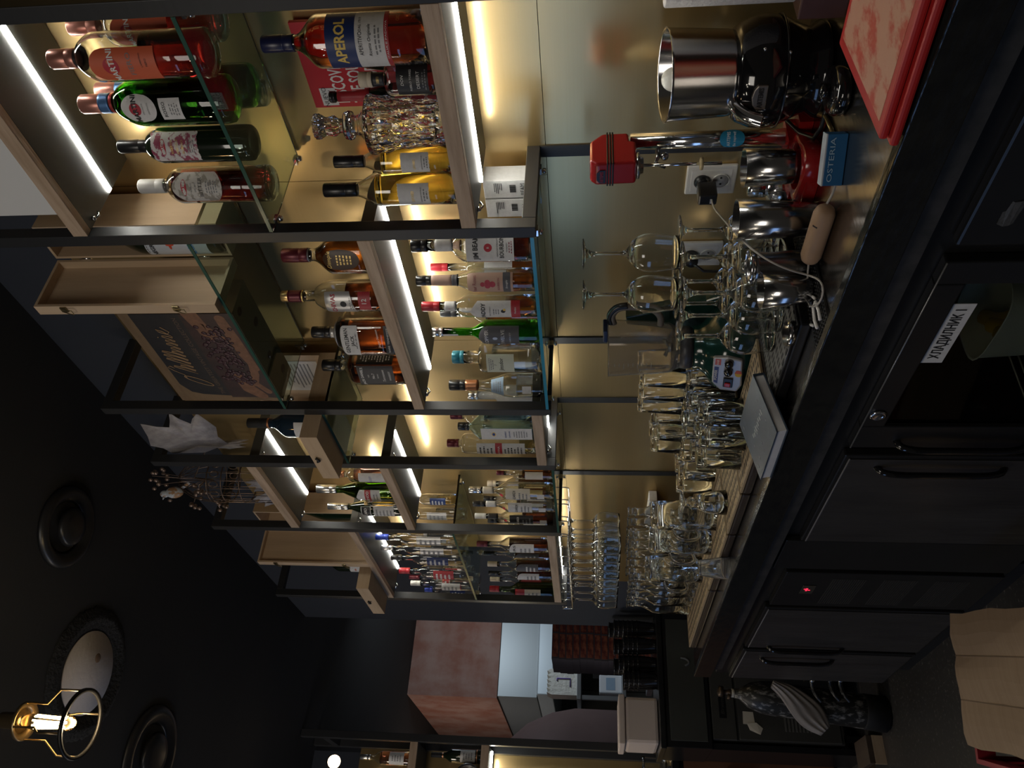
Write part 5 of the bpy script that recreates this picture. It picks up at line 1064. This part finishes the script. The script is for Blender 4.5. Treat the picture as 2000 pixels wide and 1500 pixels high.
t = thing('bar_cooler', 'black bar cooler with vents and a small red display under the far counter', 'cooler', (FX + .022, 0, ZB))
bx('cabinet', CB, .0005, .46, 2.345, 3.56, 0, .706, t, .003); bx('toe_board', MATBLK, .03, .40, 2.37, 3.53, -.0845, -.001, t)
vp = bx('vent_panel', CB, -.020, 0, 2.355, 2.645, .02, .645, t, .003)
m = MB()
for j in range(3):
    for k in range(15): m.box(-.0212, -.0204, 2.39 + j * .0 + .008, 2.615, .10 + j * .15 + k * .0068, .103 + j * .15 + k * .0068)
m.build('vent_slot', mat('vent slot edge', (.035, .033, .03), .5), vp)  # slots drawn as thin bars, paler than the panel
dp = bx('display', mat('display frame', (.05, .045, .035), .4), -.0225, -.0205, 2.455, 2.525, .535, .575, vp, .002)
m = MB()
for y, z in ((2.478, .556), (2.486, .556), (2.494, .556), (2.49, .548), (2.482, .562)): m.box(-.0232, -.0226, y, y + .004, z, z + .006)
m.build('red_digit', mat('red led digit', (.2, 0, 0), .5, emit=(1, .02, .06), es=2.5), dp)
d = film_door(t, 2.665, 3.110); handle(d, 3.085, .30, .575)
d = film_door(t, 3.145, 3.545); handle(d, 3.235, .30, .575)
t = thing('wood_cabinet', 'brown wooden cabinet front beyond the near end of the coolers', 'cabinet', (FX + .015, -.30, 0))
WOODC = mat('brown cabinet wood', (.13, .085, .05), .5, noise=((30, 30, 3), (.19, .13, .08), .3, .7))
bx('carcass', WOODC, .02, .45, 0, .865, 0, .791, t); bx('door', WOODC, 0, .0195, .002, .863, .02, .785, t, .002); bx('door_knob', BLK, -.02, -.0005, .08, .10, .6, .62, t, .004)
o = MB(); n = 9; vs = []; 
for i in range(n):
    u = i / (n - 1); vs += [(FX - .0265 - .004 * math.sin(u * 7), .868 + .004 * math.sin(u * 11), .752 - u * .075), (FX - .0262 - .005 * math.sin(u * 5 + 1), .915 + .005 * math.sin(u * 9), .752 - u * .075)]
o.add(vs + [(x + .001, y, z) for x, y, z in vs], [(2 * i, 2 * i + 1, 2 * i + 3, 2 * i + 2) for i in range(n - 1)] + [(2 * n + 2 * i, 2 * n + 2 * i + 2, 2 * n + 2 * i + 3, 2 * n + 2 * i + 1) for i in range(n - 1)])
tag(o.build('cloth_strip', mat('dull grey tape', (.075, .075, .075), .5, bump=((30, 30, 30), .6)), None, (.0285 - .0, 0, -.055)), 'torn grey tape strip stuck on the black cooler door', 'tape')
# ---------------------------------------------------------------- crate and cardboard on the floor
ZS = .33; P0 = aZ(1855, 1198, ZS); P1 = aZ(1890, 1455, ZS); P2 = aZ(1985, 1182, ZS); e1 = (P1 - P0); WC = e1.length; e1.normalize(); e2 = (P2 - P0).normalized(); e2 = (e2 - e1 * e1.dot(e2)).normalized()
rz = math.atan2(e1.y, e1.x)
t = thing('bottle_crate', 'red plastic bottle crate on the floor under a cardboard sheet', 'crate', tuple(P0 + e1 * .05 + e2 * .03 - UP * ZS), rz)
CR = mat('red crate plastic', (.26, .015, .025), .45); m = MB(); X, Y, H = WC - .01, .40, ZS - .004
m.box(0, X, 0, Y, 0, .012)
for z0, z1 in ((.012, .05), (.15, .18), (H - .045, H)):
    m.box(0, X, 0, .012, z0, z1); m.box(0, X, Y - .012, Y, z0, z1); m.box(0, .012, .012, Y - .012, z0, z1); m.box(X - .012, X, .012, Y - .012, z0, z1)
for k in range(6):
    x = k * (X - .02) / 5
    for a, b in ((.05, .15), (.18, H - .045)): m.box(x, x + .02, .001, .011, a, b); m.box(x, x + .02, Y - .011, Y - .001, a, b)
for k in range(6):
    y = .012 + k * (Y - .044) / 5
    for a, b in ((.05, .15), (.18, H - .045)): m.box(.001, .011, y, y + .02, a, b); m.box(X - .011, X - .001, y, y + .02, a, b)
o = m.build('crate', CR, t)
sgn = 1 if e2.dot(Vector((-math.sin(rz), math.cos(rz), 0))) > 0 else -1
o.scale.y = sgn
CARD = mat('brown cardboard', (.27, .18, .105), .75, noise=((3, 60, 3), (.32, .22, .135), .3, .7))
t = thing('cardboard_sheet', 'flattened brown cardboard lying on the red crate, creased across', 'cardboard', (0, 0, 0))
m = MB(); nx, ny = 12, 8; vs = []
for i in range(nx + 1):
    for j in range(ny + 1):
        u = i / nx; v = j / ny * .62; w_ = .010 * abs(math.sin(u * 3 * PI)) * .6; vs.append(P0 + e1 * (u * WC + .004 * math.sin(j * 1.7)) + e2 * (v + (.004 * math.sin(i * 2.1) if j == 0 else 0)) + UP * (w_))
N = len(vs); vs2 = [v - UP * .004 for v in vs]; ix = lambda i, j: i * (ny + 1) + j
F = [(ix(i, j), ix(i + 1, j), ix(i + 1, j + 1), ix(i, j + 1)) for i in range(nx) for j in range(ny)]
ed = [ix(i, 0) for i in range(nx)] + [ix(nx, j) for j in range(ny)] + [ix(i, ny) for i in range(nx, 0, -1)] + [ix(0, j) for j in range(ny, 0, -1)]
m.add(vs + vs2, F + [tuple(N + k for k in reversed(f)) for f in F] + [(a, b, N + b, N + a) for a, b in zip(ed, ed[1:] + ed[:1])]); m.build('sheet', CARD, t)
m = MB()
for u in (.333, .667): m.box(-.0012, .0012, .0, .60, 0, .0006, rot=Matrix((e1, e2, UP)).transposed(), at=P0 + e1 * (u * WC) + UP * .0012)
m.build('crease', mat('darker card crease', (.17, .11, .065), .8), t)
# ---------------------------------------------------------------- end counter, ice machine, gas bottle
GREYD = mat('dark grey panel', (.040, .042, .036), .5, noise=((5, 5, 5), (.05, .052, .045), .3, .7))
t = thing('end_counter', 'dark grey worktop with a framed front at the end of the bar', 'counter', (0, 0, 0))
bx('worktop', BLK, .76, 1.456, 4.22, 4.615, .958, .985, t, .003); m = MB(); m.box(.77, 1.452, 4.24, 4.60, .735, .9575); m.build('body', BLK, t, bevel=.003)
bx('front_panel', GREYD, .80, 1.40, 4.233, 4.2395, .755, .935, t, .002); m = MB(); m.box(1.26, 1.44, 4.26, 4.58, 0, .7345); m.build('side_leg', BLK, t); m = MB(); m.box(.772, .80, 4.26, 4.58, 0, .7345); m.build('side_leg', BLK, t)
m = MB().tube(smooth([(1.20, 4.2325, .865), (1.195, 4.231, .835), (1.175, 4.231, .82), (1.16, 4.2325, .845)]), .006, 6); m.build('smear', mat('pale smear', (.13, .13, .12), .6), t)
t = thing('ice_machine', 'grey metal ice machine with a vent grille and a torn note stuck on', 'machine', (.815, 4.25, 0))
IM = mat('grey machine steel', (.065, .063, .056), .45, .2)
bx('body', IM, 0, .43, .012, .345, .10, .730, t, .004); f = bx('front', IM, .005, .425, 0, .0118, .115, .60, t, .003); bx('top_panel', IM, .0, .43, -.004, .0118, .612, .728, t, .004)
q = bx('name_plate', BLK, .10, .22, -.006, -.0042, .655, .69, t, .001); m = MB(); flat_text(m, 'Brema', .026, (.16, -.0062, .672), Vector((1, 0, 0)), UP, shear=.3, width=.09); m.build('lettering', IM, q, fix=False)
m = MB()
for k in range(11): m.box(.05 + k * .0, .16, -.004, -.0002, .20 + k * .017, .209 + k * .017)
m.build('vent_slat', mat('pale vent slat', (.15, .145, .13), .5, .3), f)
for k in range(2): m = MB(); m.box(.02 + .36 * k, .05 + .36 * k, .04, .3, 0, .0995); m.build('foot', BLK, t)
m = MB(); m.prism([(.075, -.002, .52), (.135, -.002, .525), (.137, -.002, .575), (.078, -.002, .578)], (0, .0016, 0)); m.prism([(.03, -.006, .50), (.06, -.004, .485), (.085, -.008, .515), (.08, -.006, .56), (.05, -.003, .548)], (0, .0016, 0)); m.build('torn_note', CREAM, t)
t = thing('gas_cylinder', 'scuffed dark gas cylinder leaning in the corner past the coolers', 'gas cylinder', (.885, 3.90, .008)); t.rotation_euler = (math.radians(3), math.radians(5), 0)
GC = mat('scuffed cylinder paint', (.030, .030, .028), .45, .3, noise=((50, 50, 24), (.34, .33, .31), .52, .66))
MB().lathe([(0, .07), (.071, .07), (.074, .08), (.074, .50), (.070, .55), (.055, .60), (.030, .635), (.022, .645), (.022, .665), (0, .665)], 40).build('body', GC, t)
MB().lathe([(.068, 0), (.077, 0), (.077, .095), (.0745, .10), (.0745, .069), (.068, .069)], 40, close=True).build('boot', MATBLK, t)
m = MB().lathe([(0, .6655), (.016, .6655), (.016, .69), (.010, .70), (.010, .715), (.024, .718), (.024, .735), (.012, .742), (0, .742)], 20); m.tube([(0, 0, .69), (-.03, -.01, .69)], .009, 10); m.build('valve', mat('dull valve brass', (.10, .07, .045), .4, .7), t)
MB().lathe([(.0165, .667), (.0185, .667), (.0185, .68), (.0165, .68)], 20, close=True).build('valve_ring', CREAM, t)
t = thing('plastic_bag', 'crumpled sheer plastic bag hanging down over the gas cylinder', 'plastic bag', (0, 0, 0))
BAGM = mat('milky plastic film', (.62, .57, .53), .35, 0, .55, 1.2); rnd = random.Random(21); m = MB(); P_ = []
ctr = [aY(1508, 1336, 3.78), aY(1535, 1350, 3.79), aY(1562, 1378, 3.80), aY(1588, 1402, 3.81), aY(1612, 1428, 3.82)]; wd = [.015, .04, .060, .070, .03]
n = 24
for i, (c, w_) in enumerate(zip(ctr, wd)):
    d = (ctr[min(4, i + 1)] - ctr[max(0, i - 1)]).normalized(); s1 = d.cross(Vector((0, 1, 0))).normalized()
    P_.append([c + s1 * w_ * math.cos(2 * PI * k / n) * (1 + .10 * math.sin(5 * k)) + Vector((0, 1, 0)) * (.03 * math.sin(2 * PI * k / n) * (1 + .5 * math.sin(7 * k * 1.3 + i))) for k in range(n)])
vs = [p for r in P_ for p in r]; m.add(vs, [(a * n + k, a * n + (k + 1) % n, (a + 1) * n + (k + 1) % n, (a + 1) * n + k) for a in range(4) for k in range(n)], True)
o = m.build('bag', BAGM, t); sb = o.modifiers.new('sub', 'SUBSURF'); sb.levels = 2; sb.render_levels = 2; so = o.modifiers.new('solid', 'SOLIDIFY'); so.thickness = .0008
for i, (px, py) in enumerate(((1585, 1342), (1620, 1340), (1640, 1342))):
    q = aY(px, py, 3.595); t = thing('gas_hose', 'black curved hose with a bright nut beside the gas cylinder, ' + ('uppermost', 'middle', 'lowest')[i], 'hose', tuple(q))
    MB().tube(smooth([(.022, -.02, .0), (.0, .0, -.004), (-.03, 0, -.012), (-.055, .01, -.035)], 2), .009, 10).build('hose', BLK, t); MB().lathe([(0, -.008), (.011, -.008), (.011, .008), (0, .008)], 6, at=(.022, -.026, 0), rot=Matrix.Rotation(PI / 2, 3, 'X')).build('nut', CHROME, t)
t = thing('step_board', 'low dark wooden step board on the floor before the ice machine', 'step', (.70, 4.02, 0)); bx('tread', mat('dark step wood', (.06, .04, .028), .6, noise=((30, 4, 4), (.085, .06, .04), .3, .7)), 0, .12, 0, .19, .05, .075, t, .003); bx('riser', BIRCHD, 0, .12, -.0, .012, 0, .0495, t); bx('back', WOODC, 0, .12, .178, .19, 0, .0495, t)
# black cups stacked on the end counter
CUPB = mat('shiny black cup', (.014, .013, .013), .16, coat=.5)
CP = [(0, 0), (.030, 0), (.032, .003)] + [(.032 + .008 * k / 8 + (.0012 if k % 2 else 0), .004 + .085 * k / 8) for k in range(9)] + [(.043, .092), (.044, .096), (.042, .098), (.038, .090), (.030, .005), (0, .004)]
f = None
for i, (x, y, k) in enumerate(((1.375, 4.33, 6), (1.28, 4.31, 4), (1.30, 4.42, 6), (1.19, 4.33, 5), (1.20, 4.44, 6), (1.10, 4.30, 4), (1.11, 4.40, 4), (1.40, 4.45, 7))):
    for j in range(k):
        lb = 'ribbed black cup in the %s stack on the end counter, %s from the bottom' % (('pier', 'second', 'rear second', 'third', 'rear third', 'fourth', 'rear fourth', 'rear pier')[i], nth(j))
        z = .9854 + j * .0242
        if f is None: f = MB().lathe(CP, 28).build('coffee_cup', CUPB, None, (x, y, z)); tag(f, lb, 'cup', 'stacked black cups')
        else: glcopy(f, (x, y, z), lb)
t = thing('storage_box', 'cream plastic storage box with a lid on the end counter', 'box', (.79, 4.30, .9855))
CRM = mat('cream plastic', (.66, .55, .47), .5); bx('body', CRM, 0, .225, 0, .26, 0, .168, t, .018); bx('lid', CRM, -.008, .233, -.008, .268, .1685, .200, t, .006)
# ---------------------------------------------------------------- kitchen beyond the opening
STUCCO = mat('terracotta plaster', (.30, .125, .085), .7, noise=((4, 4, 4), (.38, .235, .19), .38, .62))
t = thing('extractor_hood', 'terracotta plastered hood with a steel underside in the kitchen', 'hood', (1.735, 7.62, 2.205))
bx('chimney', STUCCO, 0, 2.0, 0, 2.2, .0, ZC - 2.206, t); bx('steel_band', mat('satin hood steel', (.30, .33, .34), .4, .5), .02, 2.0, .02, 2.18, -.37, -.001, t, .004); bx('lower_lip', mat('pale hood steel', (.62, .70, .74), .35, .5), .03, 2.0, -.06, 2.1, -.52, -.372, t, .01)
struct(bx('wall_back', mat('white kitchen wall', (.55, .62, .70), .5), -.5, 4.4, 10.2, 10.3, 0, ZC))
struct(bx('wall_kitchen', mat('grey kitchen wall', (.20, .21, .22), .6), 3.6, 3.7, 4.65, 10.2, 0, ZC))
DOME = mat('mauve oven plaster', (.105, .062, .058), .75, noise=((4, 4, 4), (.125, .078, .072), .3, .7))
t = thing('pizza_oven', 'rounded mauve plaster pizza oven seen through the kitchen opening', 'oven', (.55, 6.40, 0))
MB().lathe([(0, 0), (.80, 0), (.83, .02), (.835, 1.45), (.80, 1.62), (.72, 1.80), (.58, 1.96), (.40, 2.07), (.20, 2.125), (0, 2.14)], 64).build('dome', DOME, t)
m = MB(); m.lathe([(.10, 2.10), (.10, ZC - .002)], 24); m.build('flue', DOME, t)
ST2 = mat('bright kitchen steel', (.55, .58, .60), .3, .8)
t = thing('kitchen_table', 'steel kitchen table under the pizza boxes', 'table', (1.42, 5.25, 0)); bx('top', ST2, 0, 1.6, 0, .75, .90, .94, t, .004)
for x in (.03, 1.53):
    for y in (.03, .68): bx('leg', ST2, x, x + .04, y, y + .04, 0, .8995, t)
BOXF = mat('dark red pizza photo print', (.10, .018, .015), .5, noise=((22, 22, 30), (.26, .085, .045), .45, .62)); BOXS = mat('dark grey card side', (.05, .045, .055), .6)
PB = None
for j in range(14):
    z = .9404 + j * .0462; lb = 'dark red pizza box in the kitchen stack, ' + (nth(j) if j < 12 else ('thirteenth', 'top one')[j - 12]) + ' from the table'
    if j == 13: lb = 'dark red pizza box on top of the kitchen stack'
    if PB is None:
        PB = thing('pizza_box', lb, 'box', (1.46, 5.28, z), group='stacked pizza boxes'); bx('box', BOXS, 0, .36, 0, .34, 0, .0460, PB, .001); bx('printed_front', BOXF, .012, .35, -.0012, -.0003, .004, .0425, PB); bx('divider', BOXS, .165, .175, -.0018, -.0013, .002, .044, PB); PK = tree(PB)
    else: dup(PB, (1.46 + .004 * math.sin(j * 5), 5.28, z), label=lb, kids=PK)
t = thing('paper_bag', 'white ragged paper bag with a purple mark on the kitchen rack', 'bag', (1.47, 6.27, 1.4404)); pb = mat('bright paper bag', (.72, .72, .66), .7, bump=((30, 30, 30), .8)); rnd = random.Random(4)
ol = [(.0, 0, 0), (.19, 0, -.0)] + [(.19, 0, .20)] + [(.19 - .19 * k / 12, 0, .20 + (.028 if k % 2 else -.004)) for k in range(1, 12)] + [(0, 0, .19)]
bb = MB().prism(ol, (0, .14, 0)).build('bag', pb, t); m = MB().tube([(.12, -.002, .15), (.12, -.002, .05), (.06, -.002, .05)], .005, 5); m.tube([(.12, -.002, .15), (.10, -.002, .15)], .005, 5); m.build('purple_mark', ink((.12, .08, .3)), bb)
t = thing('kitchen_rack', 'steel kitchen rack holding white goods beyond the pizza boxes', 'rack', (1.44, 6.25, 0))
for z in (.55, 1.07, 1.41): bx('shelf', ST2, 0, .9, 0, .5, z, z + .03, t, .003)
for x in (0, .87):
    for y in (0, .47): bx('post', ST2, x + .0, x + .03, y, y + .03, 0, 1.40, t)
for i, (x, w_, z, h, c_, lb) in enumerate(((1.50, .13, 1.1005, .17, (.70, .74, .78), 'white appliance box on the kitchen rack'), (1.65, .10, 1.1005, .22, (.08, .085, .09), 'dark appliance on the kitchen rack'), (1.80, .2, 1.1005, .16, (.66, .70, .74), 'pale carton on the kitchen rack near its far post'), (1.70, .14, 1.4405, .15, (.70, .74, .78), 'white packet beside the ragged bag on the rack top'))):
    t = thing('kitchen_box', lb, 'box', (x, 6.28, z)); bx('body', mat('kitchen box %d' % i, c_, .45), 0, w_, 0, .2, 0, h, t, .006); bx('front_label', L_LB, .02, w_ - .02, -.001, -.0003, h * .3, h * .7, t)
t = thing('dark_kitchen_block', 'dark grey cabinet-shaped block added to darken the low kitchen background', 'cabinet', (1.2, 9.74, 0)); bx('body', GREYD, 0, 2.3, .02, .45, .08, 1.72, t, .004); bx('door', GREYD, .01, 1.14, 0, .0195, .1, 1.7, t, .003); bx('door', GREYD, 1.15, 2.29, 0, .0195, .1, 1.7, t, .003); bx('plinth', MATBLK, .03, 2.27, .05, .44, 0, .0795, t)  # added dark block, covers the bright lower back wall
light('AREA', 'kitchen_light', (2.7, 5.5, 2.6), 15, (.80, .90, 1.), .5, .5, (2.0, 7.2, 1.4)); light('AREA', 'kitchen_far_light', (2.8, 9.2, 2.1), 40, (.42, .66, 1.), 1., .8, (1.7, 10.2, 2.2))
light('AREA', 'hood_fill_light', (.45, 7.9, 2.7), 5.5, (1., .86, .76), .5, .5, (1.74, 8.4, 2.4))  # unseen lamp added to lighten the hood's side face
# ---------------------------------------------------------------- wine shelf on the end wall
t = thing('wall_shelf', 'black framed wine shelf with oak boards on the far end wall', 'shelf', (0, 4.93, 0))
bx('post', BLACK, .862, .905, 0, .04, .885, 3.047, t, .002); bx('post', BLACK, .862, .905, .27, .31, .885, 3.047, t, .002); bx('beam', BLACK, .862, .905, .04, .27, 2.88, 2.92, t); bx('back_panel', BRASS, .2, .861, .305, .312, .885, 2.75, t)
for z in (2.335, 1.915):
    b = bx('board', LAM, .2, .861, .022, .300, z, z + .045, t); bx('oak_edge', OAKX, .2, .861, .002, .0215, z, z + .045, b, .001)
bx('led_strip', LED, .2, .855, .15, .165, 1.909, 1.9145, t)
for (x, z0, R_, H_, nm, lb, gm, lq) in ((.785, 2.3805, .040, .315, 'wine_bottle', 'rose wine bottle with a white label on the top board of the far shelf', GLS, Q_PNK), (.64, 2.3805, .040, .31, 'wine_bottle', 'pale wine bottle beside the rose one on the far shelf', GLS, Q_PALE), (.815, 1.9605, .039, .31, 'wine_bottle', 'dark wine bottle with a pale label on the lower board of the far shelf', G_DK, None)):
    b = Bottle(nm, lb, x, 0, 0, 0, 0, z0, .58, .76, .34, ang=262, gm=gm, cap=(.2, 'silver' if lq else MATBLK, 1.08), solid=lq is None, R=R_, H=H_, Y=5.05, style='soft')
    if lq: b.liquid(.6, lq)
    l = b.patch(.14, .42, 1., L_W); b.lines(GY_, l, .18, .38, 4, .5)
    if not lq: b.band(.76, .78, CAPS['copper'], off=.002); b.band(.10, .12, CAPS['copper'], off=.001)
t = thing('steel_pot', 'round grey steel pot lying on its side on the far shelf', 'pot', (.695, 4.985, 2.036)); t.rotation_euler = (PI / 2, 0, 0)
MB().lathe([(.075, -.12), (.075, 0), (.070, .006), (.060, .002), (.050, .010), (.040, .006), (.036, -.02), (.036, -.11)], 36, close=True).build('body', STEELV, t); MB().lathe([(0, -.03), (.0355, -.03), (.0355, -.02), (0, -.018)], 30).build('opening', MATBLK, t)
t = MB().lathe([(0, 0), (.028, 0), (.03, .004), (.03, .06), (.026, .07), (.026, .078), (0, .078)], 24).build('glass_jar', JAR, None, (.735, 5.19, 1.9605)); tag(t, 'small clear jar at the back of the lower far shelf', 'jar')
t = thing('base_cabinet', 'black cabinet with a reddish wooden door under the far wine shelf', 'cabinet', (.20, 4.82, 0))
bx('carcass', BLK, 0, .665, .03, .420, 0, .846, t, .003); bx('top', BLK, -.0, .672, 0, .422, .8465, .884, t, .003); d = bx('door', mat('reddish door wood', (.13, .055, .03), .45, noise=((4, 30, 4), (.17, .08, .045), .3, .7)), .02, .615, .008, .0295, .02, .82, t, .002); bx('door_pull', BLK, .56, .575, -.008, .0075, .45, .6, d, .002)
gl('tumbler', [(0, 0), (.032, 0), (.034, .003)] + [(.034 + .008 * k / 10 , .005 + .15 * k / 10) for k in range(11)] + [(.040, .155)] + [(.0315 + .0075 * k / 8, .155 - .14 * (8 - k) / 8 - .0) for k in (7, 5, 3, 1)] + [(0, .012)], 20, 'large faceted clear tumbler on the far base cabinet', 'glass', (.80, 4.93, .8845), None)
# ---------------------------------------------------------------- ceiling things
def vent(x, y, r, label):
    t = thing('ceiling_vent', label, 'vent', (x, y, ZC - .0005)); VB = mat('satin black vent', (.016, .016, .017), .35)
    MB().lathe([(r * .60, -.0), (r, -.0), (r * 1.0, -.008), (r * .93, -.020), (r * .80, -.022), (r * .66, -.006)], 56, close=True).build('flange', VB, t)
    MB().lathe([(0, -.012), (r * .40, -.014), (r * .48, -.020), (r * .42, -.034), (r * .25, -.040), (0, -.041)], 48).build('disc', VB, t); MB().lathe([(0, 0), (.006, 0), (.006, -.013), (0, -.013)], 12).build('stem', VB, t)
vent(1.005, 2.285, .135, 'round black ceiling vent nearest the shelving'); vent(.47, 3.25, .19, 'larger round black ceiling vent by the frame edge')
t = thing('ceiling_speaker', 'round white ceiling plate inside a ragged black rim', 'ceiling plate', (.638, 2.675, ZC - .0005))
o = MB().lathe([(0, 0), (.138, 0), (.138, -.006), (0, -.007)], 56).build('plate', mat('off white plate', (.68, .62, .58), .7, bump=((40, 40, 40), .2)), t)
rnd = random.Random(9); RAG = mat('ragged black lining', (.012, .012, .012), .8, bump=((90, 90, 20), 1.))
MB().lathe([(.1385, 0), (.150, -.006), (.165, -.012), (.178, -.020), (.186, -.020), (.200, -.012), (.215, -.006), (.218, 0)], 96, lambda a, r, z: r * (1 + (.010 * math.sin(29 * a) + .012 * math.sin(47 * a + 1) + .008 * math.sin(13 * a)) * (r > .14)), close=True).build('rim', RAG, t)
MB().lathe([(0, -.0072), (.016, -.0072), (.014, -.009), (0, -.0095)], 20, at=(.055, .02, 0)).build('stain', mat('brown stain', (.16, .10, .06), .7), t)
# pendant lamp
PZ = 2.566; t = thing('pendant_lamp', 'black wire cage pendant lamp with a glowing tube bulb', 'lamp', (.352, 1.985, PZ)); t.rotation_euler = (.0, .0, .3)
PM = mat('black lamp metal', (.02, .019, .018), .4, .6); BRZ = mat('old brass', (.30, .22, .12), .3, .9)
N = 40; MB().lathe([(.074, 0), (.083, 0), (.083, .007), (.074, .007)], N, close=True).build('lower_ring', PM, t)
MB().lathe([(.030, .158), (.044, .148), (.046, .150), (.046, .156), (.030, .168)], N, close=True).build('upper_ring', BRZ, t)
MB().lathe([(0, .160), (.0295, .160), (.026, .172), (.020, .178), (.019, .215), (.012, .222), (0, .222)], 28).build('socket', BRZ, t)
for k in range(4):
    a = PI / 4 + k * PI / 2; c, s = math.cos(a), math.sin(a); m = MB().tube([(.079 * c, .079 * s, .007), (.079 * c, .079 * s, .062), (.044 * c, .044 * s, .095), (.044 * c, .044 * s, .150)], .0028, 8); m.build('wire', BRZ, t)
MB().lathe([(0, .020), (.008, .021), (.016, .028), (.0185, .04), (.0185, .135), (.014, .152), (.012, .1595), (.0, .1595)], 28).build('bulb', glass('bulb glass', (1., .82, .52)), t)
m = MB()
for k in range(6):
    a = 2 * PI * k / 6; m.tube([(.007 * math.cos(a), .007 * math.sin(a), .045), (.009 * math.cos(a + .3), .009 * math.sin(a + .3), .125)], .0018, 6)
m.build('filament', mat('glowing filament', (1, .7, .3), .5, emit=(1., .72, .34), es=45.), t)
MB().tube([(0, 0, .222), (0, 0, ZC - PZ)], .003, 8).build('cord', BLK, t)
light('POINT', 'pendant_lamp_light', (.352, 1.985, PZ + .01), 2.2, (1., .78, .48), .02)
# spotlight at the edge of view
q = aY(652, 1488, 4.6); t = thing('spotlight', 'white ceiling spotlight at the edge by the far wine shelf', 'spotlight', tuple(q)); t.rotation_euler = (q - Vector((.15, 0, 1.1))).to_track_quat('Z', 'Y').to_euler()
MB().lathe([(.024, -.03), (.036, -.03), (.040, .02), (.036, .09), (.02, .10), (.02, .08), (.028, .0)], 32, close=True).build('shade', mat('black spot shade', (.03, .03, .03), .4), t); MB().lathe([(0, -.034), (.034, -.034), (.034, -.0305), (0, -.0305)], 28).build('lens', mat('lit lens', (1, .9, .8), .5, emit=(1., .74, .48), es=7.), t)
MB().tube([(0, 0, .1), (0, 0, .13)], .006, 8).build('stem', BLK, t)
